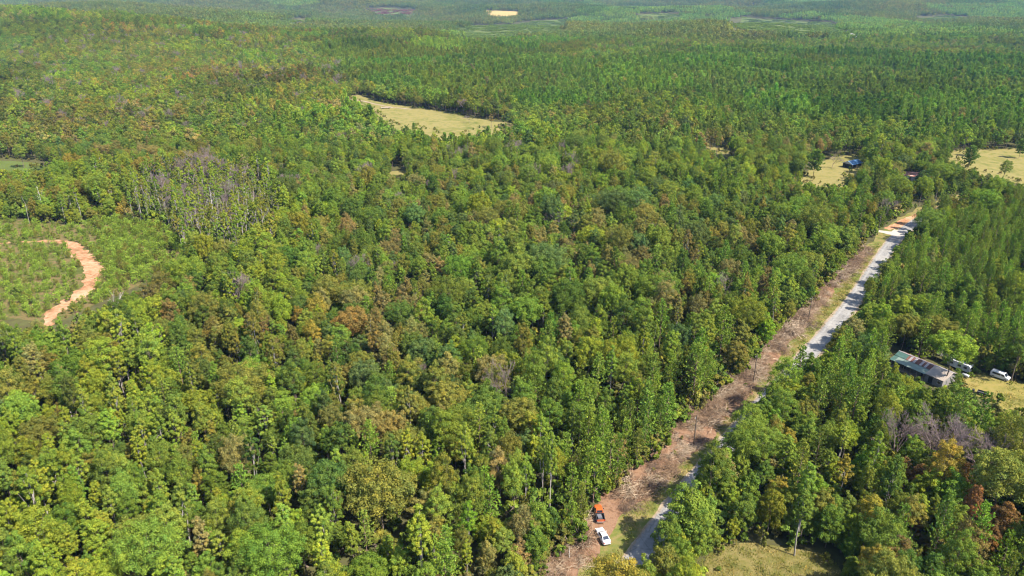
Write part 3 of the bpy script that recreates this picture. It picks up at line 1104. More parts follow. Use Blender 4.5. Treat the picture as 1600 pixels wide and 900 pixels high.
# trees one can point out in the photograph: crown pixel, height of that point, kind, colour, scale, wider
HERO = [
    (548, 502, 15, 'oak', 'russet', .95, "big russet-topped oak rising out of the dark green wood"),
    (570, 655, 14, 'oak', 'tan', .95, "broad grey-tan tree with a dry crown among green trees"),
    (592, 745, 13, 'oak', 'olive', 1.2, "largest olive-gold spreading oak with a pale trunk below its crown"),
    (383, 600, 13, 'oak', 'olive', .95, "rounded golden-olive oak above the yellow-green poplars"),
    (812, 650, 13, 'oak', 'olive', .9, "gold-tipped olive oak beside the blue-green tree"),
    (820, 690, 12, 'round', 'blue-green', .9, "small blue-green tree tucked under the gold-tipped oak"),
    (660, 545, 13, 'oak', 'blue-green', .85, "wide blue-green oak in the middle of the wood"),
    (465, 480, 13, 'oak', 'dark green', .8, "dense dark green oak beside the yellow-green streak"),
    (770, 575, 13, 'oak', 'tan', .95, "wide tan and grey-green oak in mid wood"),
    (690, 410, 13, 'oak', 'dark green', .7, "dark oak in the centre of the wood"),
    (655, 840, 10, 'poplar', 'yellow-green', 1.25, "bright yellow-green tree nearest the lower edge in mid picture"),
    (966, 912, 8, 'oak', 'golden', 1.0, "large golden-olive tree just in front of the white sedan"),
    (1076, 803, 8, 'low', 'light green', 1.3, "green tree standing over the road beside the rough pasture"),
    (1125, 735, 6, 'low', 'tan', .95, "grey-tan tree overhanging the road shadow"),
    (1185, 690, 8, 'oak', 'light green', .8, "tall light green tree beside the road bend"),
    (1232, 690, 8, 'round', 'golden', .75, "golden-leaved tree among green ones right of the road"),
    (1318, 735, 8, 'poplar', 'golden', .8, "yellow-gold tree above the grassy pasture wood"),
    (1385, 820, 8, 'oak', 'green', .9, "large round green tree at the edge of the rough pasture"),
    (1255, 795, 9, 'poplar', 'green', 1.0, "tall narrow green tree at the back of the rough pasture"),
    (1232, 612, 4, 'low', 'blue-green', .8, "silvery blue-green tree beside the road gap"),
    (1408, 745, 7, 'cedar', 'rust', .9, "slim rust-coloured dead conifer in the lower wood"),
    (1505, 755, 7, 'cedar', 'rust', 1.0, "tall rust-brown dead conifer beside the grey bare trees"),
    (1575, 800, 7, 'round', 'rust', .9, "rust-brown round tree near the lower picture edge"),
    (1552, 835, 6, 'round', 'rust', .75, "small rust-brown tree below the larger rust one"),
    (1440, 735, 7, 'round', 'rust', .7, "reddish-brown tree between the rust conifers"),
    (1442, 528, 5, 'cedar', 'bright pine', 1.15, "pointed bright green cedar right behind the long house"),
    (1470, 510, 8, 'oak', 'olive', .85, "spreading olive tree behind the long house"),
    (1418, 505, 8, 'oak', 'olive', .8, "olive-grey tree left of the pointed cedar"),
    (1365, 490, 8, 'oak', 'light green', .75, "full light green tree overhanging the road by the house"),
    (1494, 597, 1, 'cedar', 'pine green', .8, "dark green cedar in front of the long house's beige end"),
    (1595, 545, 7, 'round', 'green', 1.0, "green tree behind the parked white van"),
    (1518, 240, 5, 'fieldpine', 'pine green', .95, "lone pine standing in the pale pasture"),
    (1597, 228, 5, 'fieldpine', 'pine green', .85, "second pine in the pasture at the picture edge"),
    (1452, 252, 6, 'oak', 'green', .75, "dark round tree beside the small pink-roofed house"),
    (1275, 248, 7, 'fieldpine', 'pine green', 1.15, "tall open pine on the edge of the paddock"),
    (1422, 245, 6, 'oak', 'tan', .75, "grey-brown oak behind the small pink-roofed house"),
    (1365, 245, 6, 'fieldpine', 'bright pine', 1.1, "pine beside the blue-roofed shed"),
    (1384, 328, 6, 'bare', 'tan', .8, "grey leafless tree beside the gravel drive"),
    (1090, 835, 8, 'low', 'light green', 1.05, "leafy green tree at the road beside the rough pasture"),
    (1038, 890, 8, 'low', 'olive', 1.0, "olive bushy tree right of the shaded road end"),
    (1150, 700, 8, 'low', 'green', 1.0, "green leafy tree hiding the road bend"),
    (1170, 660, 8, 'round', 'light green', .95, "light green tree between the road bend and the gold tree"),
    (1205, 650, 8, 'low', 'green', .85, "low green tree below the silvery tree by the road"),
    (1260, 640, 8, 'oak', 'olive', .62, "olive spreading tree right of the silvery tree"),
    (1215, 765, 8, 'low', 'golden', .8, "golden-green low tree above the pasture's left end"),
    (1285, 790, 8, 'low', 'olive', 1.0, "grey-olive leafy tree at the back of the rough pasture"),
    (1165, 800, 8, 'low', 'green', .8, "green leafy tree at the left back corner of the pasture"),
    (1280, 570, 8, 'pine', 'bright pine', .85, "bright pine at the road right of the open stretch"),
    (1315, 545, 8, 'pine', 'bright pine', .8, "bright pine beside the road opposite the utility pole"),
    (1046, 838, 8, 'low', 'green', .95, "green leafy tree leaning over the shaded road end"),
    (1190, 238, 8, 'oak', 'light green', .85, "broad light green tree left of the paddock"),
    (1228, 250, 8, 'oak', 'olive', .7, "olive tree on the left edge of the paddock"),
    (1308, 226, 8, 'oak', 'green', .8, "broad green tree behind the paddock"),
    (1345, 222, 8, 'oak', 'light green', .75, "light green tree behind the blue-roofed shed"),
    (1395, 232, 8, 'oak', 'olive', .7, "olive tree between shed and pink-roofed house"),
    (1552, 284, 8, 'oak', 'tan', .7, "grey-tan tree in front of the pale pasture"),
    (1572, 262, 8, 'round', 'green', .8, "small green tree within the pale pasture"),
    (1530, 222, 8, 'oak', 'green', .8, "broad green tree behind the lone pasture pine"),
    (840, 175, 8, 'poplar', 'dark green', .9, "dark narrow tree at the tip of the meadow"),
    (655, 152, 7, 'oak', 'olive', .85, "broad olive tree on the far edge of the meadow"),
    (710, 160, 7, 'oak', 'green', .8, "wide green tree on the far edge of the meadow"),
]
# leafy trees crowd the right side of the road and hide a stretch of it
ra = np.arange(43, 94, 3.2)
ri = (ra / 3).astype(int)
rp = ROADC[ri] + RN[ri] * rng.uniform(4.6, 6.4, len(ra))[:, None]
rs = rng.uniform(.95, 1.12, len(ra))
put(rp[:, 0], rp[:, 1], np.array(['low' if q % 3 else 'round' for q in range(len(ra))], dtype=object), rng.choice([CN.index(c) for c in ('light green', 'green', 'olive', 'light green', 'green', 'green')], len(ra)), rs, rs * 1.1)
row1 = len(T['x']); row0 = row1 - len(ra)
hero0 = len(T['x'])
HXY = []
for (hu, hv, hz_, ht, hc, hs, hl) in HERO:
    hz_ = {'oak': 12, 'round': 10.5, 'poplar': 11.5, 'cedar': 5.8, 'fieldpine': 9.5, 'bare': 8, 'low': 6.5, 'pine': 10}[ht] * hs
    q = un(hu, hv, hz_)
    HXY.append((q[0], q[1]))
    T['x'].append(q[0]); T['y'].append(q[1]); T['typ'].append(ht); T['cn'].append(CN.index(hc)); T['s'].append(hs); T['sz'].append(hs)

tx, ty = np.array(T['x']), np.array(T['y'])
ttyp, tcn = np.array(T['typ'], dtype=object), np.array(T['cn'])
ts, tsz = np.array(T['s']), np.array(T['sz'])
n = len(tx)
hero = np.zeros(n, bool); hero[hero0:] = True
VARS = {'round': ROUND, 'poplar': POPLAR, 'oak': OAK, 'tall': TALL, 'low': LOW, 'pine': PINE, 'fieldpine': ['fieldpine0', 'fieldpine1'], 'cedar': ['cedar0'], 'bare': ['bare']}
tvar = np.array([VARS[t][k % len(VARS[t])] for t, k in zip(ttyp, rng.integers(0, 420, n))], dtype=object)
dims = {k: (v['rad'], v['h'], v['base']) for k, v in KIND.items()}
dims['bare'] = (4.0, 14, 4)
D = np.array([dims[t] for t in tvar])
trad, thh, tbase = D[:, 0] * ts, D[:, 1] * tsz, D[:, 2] * tsz
tz = height(tx, ty)
# keep clear what the photograph shows clear
cu, cv, cd = proj(tx, ty, tz + (thh + tbase) / 2)
ru = FPX * trad / cd * .8
rv = FPX * (thh - tbase) / 2 / cd * .9
cov = covered(cu, cv, ru, rv)
drop = on_open_ground(tx, ty) & ~hero
cov0 = covered(cu, cv + rv * .6, np.maximum(ru * .5, 2), np.maximum(rv * .6, 2))
al_, off_ = road_frame(tx, ty)
lim = np.where((off_ > 0) & (al_ < 118) & (ty < 330), np.where((al_ > 34) & (off_ < 15), .5, .2), .13)
lim = np.where(ty > 400, .07, lim)
lim[row0:row1] = .9
drop |= (cov > lim) & ~hero
# nothing grows where a hero stands
for i in np.where(hero)[0]:
    dd = np.hypot(tx - tx[i], ty - ty[i])
    drop |= (dd < trad[i] * .85) & ~hero
HOUSE_XY = un(1437, 577)
drop |= (np.hypot(tx - HOUSE_XY[0], ty - HOUSE_XY[1]) < 9.5) & ~hero
kk = ~drop
tx, ty, tz, ttyp, tcn, ts, tsz, tvar, hero, trad, thh, tbase = (a[kk] for a in (tx, ty, tz, ttyp, tcn, ts, tsz, tvar, hero, trad, thh, tbase))
n = len(tx)
cu, cv, cd = proj(tx, ty, tz + (thh + tbase) / 2)
trot = rng.uniform(0, 6.283, n)
tax, tay = rng.uniform(.84, 1.16, n), rng.uniform(.84, 1.16, n)
tcol = CV[tcn] * rng.uniform(.82, 1.2, (n, 1)) * (1 + rng.normal(0, .06, (n, 3)))
far_k = np.where(ty > 430)[0]
sid = stand_of(tx[far_k], ty[far_k])
w_ = smooth(430, 600, ty[far_k])[:, None]
tcol[far_k] *= 1 + (STAND_C[sid] - 1) * w_
tsz[far_k] *= 1 + (STAND_H[sid] - 1) * w_[:, 0]
tcol[hero] = CV[tcn[hero]]
print("trees", n)

# which trees show largest: a coarse picture of who hides whom
own = np.full((450, 800), -1, np.int32)
near_i = np.where((ty < 620) & (cu > -60) & (cu < 1660))[0]
for i in near_i[np.argsort(-cd[near_i])]:
    a, b = cu[i] / 2, cv[i] / 2
    r1, r2 = max(FPX * trad[i] / cd[i] / 2, .6), max(FPX * (thh[i] - tbase[i]) / 2 / cd[i] / 2, .6)
    x0, x1 = max(0, int(a - r1)), min(800, int(a + r1) + 1)
    y0, y1 = max(0, int(b - r2)), min(450, int(b + r2) + 1)
    if x0 >= x1 or y0 >= y1:
        continue
    yy, xx = np.mgrid[y0:y1, x0:x1]
    own[y0:y1, x0:x1][((xx - a) / r1) ** 2 + ((yy - b) / r2) ** 2 < 1] = i
shown = np.bincount(own[own >= 0], minlength=n).astype(float)
FAMILY = {'round': 'broadleaf', 'poplar': 'broadleaf', 'oak': 'broadleaf', 'tall': 'broadleaf', 'low': 'broadleaf', 'pine': 'pine', 'fieldpine': 'pine', 'cedar': 'cedar', 'bare': 'bare'}
fam = np.array([FAMILY[t] for t in ttyp], dtype=object)
single = hero.copy()
for f_, most in (('broadleaf', 285), ('pine', 285), ('bare', 40)):
    k = np.where((fam == f_) & ~hero & (shown > 12))[0]
    k = k[np.argsort(-shown[k])][:most - int((hero & (fam == f_)).sum())]
    single[k] = True

# ------------------------------------------------------------------ trees built one by one
PLACES = [  # what each tree stands beside (pixel of that spot)
    (30, 870, "in the lower corner of the wood"), (160, 860, "at the lower edge beside the corner trees"), (300, 860, "at the lower edge of the wood"), (470, 870, "at the lower edge below the olive-gold oak"),
    (620, 860, "beside the bright yellow-green tree"), (760, 860, "at the lower edge left of the cleared strip"), (860, 820, "beside the slash left of the orange pickup"),
    (60, 740, "at the picture's left edge low down"), (200, 740, "in the yellow-green stand low on the left"), (350, 740, "beyond the yellow-green stand"),
    (500, 720, "left of the olive-gold oak"), (700, 720, "right of the olive-gold oak"), (800, 760, "in the lower wood short of the cleared strip"), (900, 730, "beside the cleared strip above the pickup"),
    (60, 630, "at the picture's left edge below the clay track"), (200, 600, "below the end of the clay track"), (330, 620, "left of the golden-olive oak"), (460, 610, "right of the golden-olive oak"),
    (560, 600, "above the grey-tan dry tree"), (700, 620, "left of the gold-tipped oak"), (880, 640, "right of the gold-tipped oak"), (1000, 640, "beside the middle of the cleared strip"),
    (60, 530, "just below the replanted clearing"), (190, 520, "below the clay track and clearing"), (320, 520, "in the brownish trees right of the clearing"), (440, 520, "in the yellow-green streak near the clearing"),
    (560, 510, "around the russet-topped oak"), (680, 500, "in the centre of the wood"), (800, 520, "above the tan oak in mid wood"), (930, 540, "in mid wood toward the strip"), (1080, 540, "beside the upper cleared strip"),
    (430, 420, "right of the replanted clearing"), (560, 420, "in the upper middle wood"), (720, 410, "by the dark oak in mid wood"), (880, 420, "upslope in mid wood"), (1040, 430, "in the upper wood toward the road"),
    (1200, 430, "beside the far cleared strip"), (1300, 370, "near the gravel drive"), (330, 340, "behind the replanted clearing"), (100, 320, "in the tall edge behind the clearing"),
    (1500, 400, "in the young pine stand right of the road"), (1590, 350, "in the young pine stand at the picture edge"), (1430, 430, "in the pine stand beside the road"), (1560, 480, "above the parked white van"),
    (1340, 560, "between the road and the long house"), (1290, 620, "right of the road below the house"), (1400, 630, "below the long house"), (1480, 640, "in front of the house's beige end"),
    (1130, 700, "beside the road bend"), (1210, 760, "in the coloured wood above the rough pasture"), (1320, 760, "right of the golden trees by the pasture"), (1430, 780, "near the rust-coloured conifers"),
    (1550, 760, "by the rust trees at the picture edge"), (1360, 860, "at the corner of the rough pasture"), (1480, 870, "in the lower right corner wood"), (1060, 850, "between the road and the rough pasture"), (1560, 660, "below the yellow yard"),
    (1000, 340, "far up the middle wood"), (1180, 340, "far up the wood near the drive"), (800, 330, "in the far part of the wood"), (600, 330, "far up the wood right of the bare stems"),
    (1270, 270, "around the paddock"), (1420, 270, "around the small pink-roofed house"), (1550, 250, "beside the pale pasture"),
]
PU = np.array([(p[0], p[1]) for p in PLACES], float)
ORD = ["first", "second", "third", "fourth", "fifth", "sixth", "seventh", "eighth", "ninth", "tenth", "eleventh", "twelfth", "thirteenth", "fourteenth", "fifteenth", "sixteenth", "seventeenth", "eighteenth", "nineteenth", "twentieth"]
FORM = {'round': 'rounded', 'poplar': 'upright', 'oak': 'broad', 'tall': 'high-crowned', 'low': 'low leafy', 'pine': '', 'fieldpine': 'open', 'cedar': 'pointed', 'bare': ''}
NOUN = {'broadleaf': ('tree', 'trees'), 'pine': ('pine', 'pines'), 'cedar': ('conifer', 'conifers'), 'bare': ('bare tree', 'bare trees')}
SHADE = {'pine green': 'dark', 'bright pine': 'bright green'}
idx = np.where(single)[0]
labels = {}
buckets = {}
for i in idx:
    if hero[i]:
        continue
    p = PLACES[int(np.argmin(((PU - (cu[i], cv[i])) ** 2).sum(1)))][2]
    c = 'grey' if fam[i] == 'bare' else SHADE.get(CN[tcn[i]], CN[tcn[i]])
    buckets.setdefault((c, FORM[ttyp[i]], fam[i], p), []).append(i)
for (c, f_, fm, p), L in buckets.items():
    L.sort(key=lambda i: cu[i])
    one, many = NOUN[fm]
    d_ = " ".join(w for w in (f_, c) if w)
    for k, i in enumerate(L):
        if len(L) == 1:
            labels[i] = f"the {d_} {one} {p}"
        elif len(L) == 2:
            labels[i] = f"{('left', 'right')[k]} of two {d_} {many} {p}"
        elif k == 0:
            labels[i] = f"leftmost of the {d_} {many} {p}"
        elif k == len(L) - 1:
            labels[i] = f"rightmost of the {d_} {many} {p}"
        else:
            labels[i] = f"{ORD[k]} from left of {d_} {many} {p}" if k < 20 else f"{ORD[min(len(L) - 1 - k, 19)]} from right of {d_} {many} {p}"
for k, i in enumerate(np.where(hero)[0]):
    pass
hero_lab = {}
for q, (hu, hv, hz_, ht, hc, hs, hl) in zip(HXY, HERO):
    hero_lab[(round(q[0], 3), round(q[1], 3))] = hl
NAME = {'broadleaf': 'broadleaf_tree', 'pine': 'pine_tree', 'cedar': 'conifer_tree', 'bare': 'bare_tree'}
CAT = {'broadleaf': 'broadleaf tree', 'pine': 'pine', 'cedar': 'conifer', 'bare': 'bare tree'}
GRP = {'broadleaf': 'broadleaf trees of the wood', 'pine': 'pines of the wood', 'cedar': 'pointed conifers', 'bare': 'leafless grey trees'}
for i in idx:
    fm = fam[i]
    if fm == 'bare':
        o = obj('bare_tree', BARE[i % 4], None, (tx[i], ty[i], tz[i]), trot[i])
        o.scale = (ts[i] * tax[i], ts[i] * tay[i], tsz[i])
    else:
        o = empty(NAME[fm], (tx[i], ty[i], tz[i]), trot[i])
        o.scale = (ts[i] * tax[i], ts[i] * tay[i], tsz[i])
        K = KIND[tvar[i]]
        c = obj('crown', K['crown'], o)
        c["leaf_col"] = [float(q) for q in tcol[i]]
        obj('trunk', K['trunk'], o)
    tag(o, hero_lab.get((round(tx[i], 3), round(ty[i], 3))) or labels[i], CAT[fm], GRP[fm])
print("single trees", {f_: int((single & (fam == f_)).sum()) for f_ in set(fam)})


# ------------------------------------------------------------------ masses: the rest of the woods, as point clouds that carry copies
def scatter(name, P, rot, scl, idx, col, protos, label, cat):
    me = bpy.data.meshes.new(name)
    m = len(P)
    me.vertices.add(m)
    me.vertices.foreach_set("co", np.asarray(P, np.float32).ravel())
    for an, ty_, val in (("rot", 'FLOAT_VECTOR', rot), ("scl", 'FLOAT_VECTOR', scl)):
        a = me.attributes.new(an, ty_, 'POINT'); a.data.foreach_set("vector", np.asarray(val, np.float32).ravel())
    a = me.attributes.new("idx", 'INT', 'POINT'); a.data.foreach_set("value", np.asarray(idx, np.int32))
    a = me.attributes.new("leaf_col", 'FLOAT_COLOR', 'POINT'); a.data.foreach_set("color", np.c_[col, np.ones(m)].astype(np.float32).ravel())
    o = obj(name, me)
    pc = bpy.data.collections.new(name + "_kinds")
    for k, pm in enumerate(protos):
        pc.objects.link(bpy.data.objects.new(f"{name}_kind_{k:02d}", pm))
    ng = bpy.data.node_groups.new(name + "_spread", 'GeometryNodeTree')
    ng.interface.new_socket("Geometry", in_out='INPUT', socket_type='NodeSocketGeometry')
    ng.interface.new_socket("Geometry", in_out='OUTPUT', socket_type='NodeSocketGeometry')
    gi = ng.nodes.new("NodeGroupInput"); go = ng.nodes.new("NodeGroupOutput")
    ip = ng.nodes.new("GeometryNodeInstanceOnPoints"); ci_ = ng.nodes.new("GeometryNodeCollectionInfo")
    ci_.inputs["Collection"].default_value = pc
    ci_.inputs["Separate Children"].default_value = True
    ci_.inputs["Reset Children"].default_value = True

    def named(an, dt):
        q = ng.nodes.new("GeometryNodeInputNamedAttribute"); q.data_type = dt; q.inputs[0].default_value = an
        return q.outputs[0]
    er = ng.nodes.new("FunctionNodeEulerToRotation")
    L = ng.links.new
    L(named("rot", 'FLOAT_VECTOR'), er.inputs[0])
    L(gi.outputs[0], ip.inputs["Points"]); L(ci_.outputs[0], ip.inputs["Instance"])
    ip.inputs["Pick Instance"].default_value = True
    L(named("idx", 'INT'), ip.inputs["Instance Index"]); L(er.outputs[0], ip.inputs["Rotation"]); L(named("scl", 'FLOAT_VECTOR'), ip.inputs["Scale"])
    L(ip.outputs[0], go.inputs[0])
    md = o.modifiers.new("spread", 'NODES'); md.node_group = ng
    tag(o, label, cat, kind='stuff')
    return o


def rotz(a):
    return np.c_[np.zeros(len(a)), np.zeros(len(a)), a]


rest = ~single
k = rest & (fam != 'pine') & (fam != 'bare') & (ty < NEAR_END)
bk = sorted({v_ for v_ in tvar[k]})
scatter("broadleaf_woods", np.c_[tx, ty, tz][k], rotz(trot[k]), np.c_[ts * tax, ts * tay, tsz][k], [bk.index(q) for q in tvar[k]], tcol[k], [KIND[q]['whole'] for q in bk], "mass of broadleaf trees filling the wood", "woodland")
k = rest & (fam == 'pine') & (ty < NEAR_END)
bk2 = sorted({v_ for v_ in tvar[k]})
scatter("pine_woods", np.c_[tx, ty, tz][k], rotz(trot[k]), np.c_[ts * tax, ts * tay, tsz][k], [bk2.index(q) for q in tvar[k]], tcol[k], [KIND[q]['whole'] for q in bk2], "mass of smaller and hidden pines between the others", "pine woodland")
k = rest & (fam == 'bare')
scatter("leafless_woods", np.c_[tx, ty, tz][k], rotz(trot[k]), np.c_[ts * tax, ts * tay, tsz][k], rng.integers(0, 4, k.sum()), tcol[k], BARE, "scattered leafless grey trees far in the wood", "woodland")
kb = rest & (fam != 'pine') & (fam != 'bare') & (ty >= NEAR_END)
kp = rest & (fam == 'pine') & (ty >= NEAR_END)
k = kb | kp
ii = np.where(fam[k] == 'pine', 5 + rng.integers(0, 4, k.sum()), rng.integers(0, 5, k.sum()))
ii = np.where(ttyp[k] == 'oak', 3, ii)
ii = np.where((ttyp[k] == 'poplar') | (ttyp[k] == 'tall'), np.where(ii % 2 == 0, 2, 4), ii)
scatter("distant_woods", np.c_[tx, ty, tz][k], rotz(trot[k]), np.c_[ts * tax, ts * tay, tsz][k], ii, tcol[k], MID['broad'] + MID['pine'], "unbroken woods and pine plantations stretching into the distance", "woodland")

# beyond: whole stands
fx, fy = [], []
for (y0, y1, s_) in ((IND_END, 3600, 31.0), (3600, 6000, 34.0), (6000, 9800, 48.0)):
    a, b = grid_points(s_, y0, y1, .25, .70, 80)
    fx.append(a); fy.append(b)
fs = np.concatenate([np.full(len(a), q) for a, q in zip(fx, (1.0, 1.05, 1.4))])
fx, fy = np.concatenate(fx), np.concatenate(fy)
fz = height(fx, fy)
fu, fv, fd = proj(fx, fy, fz)
bad = np.zeros(len(fx), bool)
for p in FAR_PX.values():
    P = np.array(p, float); c0 = P.mean(0)
    bad |= pip(fu, fv, [tuple(c0 + (q - c0) * 1.02) for q in P]) & (fy < 6500)
fcu, fcv, _ = proj(fx, fy, fz + 9)
bad |= (covered(fcu, fcv, FPX * 16 / fd, FPX * 6 / fd) > .45)
fx, fy, fz, fs, fu, fv = fx[~bad], fy[~bad], fz[~bad], fs[~bad], fu[~bad], fv[~bad]
m = len(fx)
stand = vnoise(fx / 330 + 4, fy / 420 + 1)
ispine = (stand > .54) & (rng.random(m) < .93)
shade = vnoise(fx / 160, fy / 200 + 40)
fc = np.where(ispine[:, None], CV[CN.index('pine green')] * (.8 + .35 * (vnoise(fx / 240 + 50, fy / 300)[:, None] > .5)), CV[CN.index('dark green')] * (1 - shade[:, None]) + CV[CN.index('olive')] * shade[:, None])
leftside = smooth(700, 300, fu)[:, None]
fc = fc * (1 - .35 * leftside) + CV[CN.index('olive')] * .35 * leftside
fc = fc * rng.uniform(.85, 1.15, (m, 1)) * (1 + rng.normal(0, .05, (m, 3)))
scatter("far_woods", np.c_[fx, fy, fz], rotz(rng.uniform(0, 6.28, m)), np.repeat(fs[:, None] * rng.uniform(.9, 1.15, (m, 1)), 3, 1),
        np.where(ispine, 5 + rng.integers(0, 3, m), rng.integers(0, 5, m)), fc, STAND['broad'] + STAND['pine'], "far wooded hills fading into blue haze", "woodland")
print("stands", m)

# young growth on the far cutover ground
gx_, gy_, gc_ = [], [], []
for nm in ('cutover', 'cutover.001', 'cutover.002', 'cutover.003', 'cutover.004', 'heath'):
    P = fields[nm]
    lo, hi = P.min(0), P.max(0)
    k_ = int((hi - lo).prod() / 420)
    q = rng.uniform(lo, hi, (min(k_, 9000), 2))
    q = q[pip(q[:, 0], q[:, 1], [tuple(a) for a in P])]
    gx_ += list(q[:, 0]); gy_ += list(q[:, 1])
    base_c = (.17, .085, .075) if nm == 'heath' else (.105, .155, .03)
    gc_ += [np.array(base_c) * rng.uniform(.75, 1.2) for _ in q]
m = len(gx_)
gz_ = rng.uniform(.14, .26, m)
scatter("far_young_growth", np.c_[gx_, gy_, height(gx_, gy_)], rotz(rng.uniform(0, 6.28, m)), np.c_[np.full(m, .8), np.full(m, .8), gz_], 5 + rng.integers(0, 3, m) - 5,
        np.array(gc_), STAND['pine'], "young green growth on the far cutover slopes", "young growth")

# undergrowth between the trunks and along the edges
x, y = grid_points(3.4, 52, 420, .45)
al, off = road_frame(x, y)
u, v, d = proj(x, y, 0 * x)
fringe = pip(u, v, GROUND_PX['planting']) & ((v > 462) | (u > 215)) & ~pip(u, v, [(60, 480), (180, 405), (160, 390), (60, 400)])
k = (~on_open_ground(x, y) & (rng.random(len(x)) < .8)) | (fringe & (rng.random(len(x)) < .3))
k &= (covered(u, v - FPX * 3 / d, FPX * 1.6 / d, FPX * 2.6 / d) < .12) | fringe
lowb = fringe[k]
x, y = x[k], y[k]
m = len(x)
uc = CV[[CN.index(c) for c in ('green', 'olive', 'light green', 'dark green', 'tan', 'yellow-green')]][rng.choice(6, m, p=[.28, .22, .2, .14, .08, .08])] * rng.uniform(.75, 1.15, (m, 1))
su = rng.uniform(.6, 2.3, m) * np.where(rng.random(m) < .25, .5, 1.0)
su = np.where(lowb, su * .45, su)
ex, ey = [], []
for i in range(0, NJ - 2):
    for q in range(4):
        p = ROADC[i] + RN[i] * (strip_left(AL[i]) + rng.uniform(-3.0, .9)) + rng.normal(0, .8, 2)
        uq, vq, _ = proj(p[0], p[1], 0)
        if 905 < uq < 985 and 770 < vq < 875:
            continue
        ex.append(p[0]); ey.append(p[1])
nfr = len(ex)
for nm in ('meadow', 'paddock', 'pasture', 'rough_pasture', 'yard', 'left_field', 'hidden_field'):
    P = fields[nm]
    for a, b in zip(P, np.roll(P, -1, axis=0)):
        k_ = int(np.hypot(*(b - a)) / (2.2 if a[1] < 300 else 3.4))
        for t in rng.random(k_):
            q = a + (b - a) * t + rng.normal(0, 1.5, 2)
            ex.append(q[0]); ey.append(q[1])
ex, ey = np.array(ex), np.array(ey); m2 = len(ex)
x, y = np.r_[x, ex], np.r_[y, ey]
su = np.r_[su, np.where(np.arange(m2) < nfr, rng.uniform(.5, 1.7, m2), rng.uniform(.25, 1.0, m2))]
uc = np.vstack([uc, CV[[CN.index(c) for c in ('green', 'olive', 'tan', 'yellow-green')]][rng.choice(4, m2)] * rng.uniform(.75, 1.1, (m2, 1))])
m = len(x)
scatter("undergrowth", np.c_[x, y, height(x, y)], rotz(rng.uniform(0, 6.28, m)), np.c_[su, su, su * rng.uniform(.8, 1.4, m)], rng.integers(0, 4, m), uc, BUSH, "low bushes filling the gaps between trunks", "undergrowth")

# ------------------------------------------------------------------ the replanted clearing: young pines in rows
x, y = grid_points(1.9, 180, 400, .34)
u, v, d = proj(x, y, 0 * x)
inp = pip(u, v, GROUND_PX['planting']) & (u > -70)
dt = np.full(len(x), 99.0)
for p in TRACK:
    dt = np.minimum(dt, np.hypot(x - p[0], y - p[1]))
wtrack = np.interp(u, [0, 80, 130, 170], [1.0, 1.5, 3.2, 3.4])
k = inp & (dt > wtrack) & (rng.random(len(x)) < np.where(u < 150, .42, .66))
x, y, u, v, d = x[k], y[k], u[k], v[k], d[k]
m = len(x)
ss = rng.uniform(.5, 1.2, m) * np.where(u < 150, .85, 1.05)
cc = np.where(rng.random((m, 1)) < .55, CV[CN.index('bright pine')] * 1.2, np.where(rng.random((m, 1)) < .6, CV[CN.index('light green')], CV[CN.index('olive')])) * rng.uniform(.8, 1.2, (m, 1))
iv = rng.integers(0, 4, m)
rz = rng.uniform(0, 6.28, m)
front = np.argsort(-(ss / d) * ((u > 3) & (u < 1597)))[:280]
is1 = np.zeros(m, bool); is1[front] = True
SPL = [((0, 130), (0, 410), "left of the clay track, far part"), ((0, 130), (410, 999), "left of the clay track, near part"),
       ((130, 999), (0, 380), "behind the clay track's bend"), ((130, 200), (380, 999), "right along the clay track"), ((200, 999), (380, 999), "on the clearing's right end")]
sap_b = {}
for i in front:
    o = obj("young_pine", SAP[iv[i]], None, (x[i], y[i], 0), rz[i])
    o.scale = (ss[i], ss[i], ss[i])
    o["leaf_col"] = [float(q) for q in cc[i]]
    w = next((t for (a, b, t) in SPL if a[0] <= max(u[i], 0) < a[1] and b[0] <= v[i] < b[1]), SPL[0][2])
    sz_ = "tall" if ss[i] > 1.0 else "small" if ss[i] < .72 else "middling"
    hu_ = "yellowish" if cc[i][0] > .16 else "olive" if cc[i][0] > .8 * cc[i][1] else "green"
    tag(o, None, "young pine", "young pines " + w)
    sap_b.setdefault((sz_, hu_, w), []).append((u[i], o))
for (sz_, hu_, w), L in sap_b.items():
    L.sort(key=lambda q: q[0])
    for k_, (_, o) in enumerate(L):
        if len(L) == 1:
            o["label"] = f"the {sz_} {hu_} young pine {w}"
        elif k_ < 20:
            o["label"] = f"{ORD[k_]} from left of {sz_} {hu_} young pines {w}"
        elif len(L) - 1 - k_ < 20:
            o["label"] = f"{ORD[len(L) - 1 - k_]} from right of {sz_} {hu_} young pines {w}"
        else:
            o["label"] = f"one of the {sz_} {hu_} young pines massed {w}"
scatter("young_plantation", np.c_[x, y, 0 * x][~is1], rotz(rz[~is1]), np.c_[ss, ss, ss][~is1], iv[~is1], cc[~is1], SAP, "smaller young pines and weeds covering the replanted clearing", "young pines")

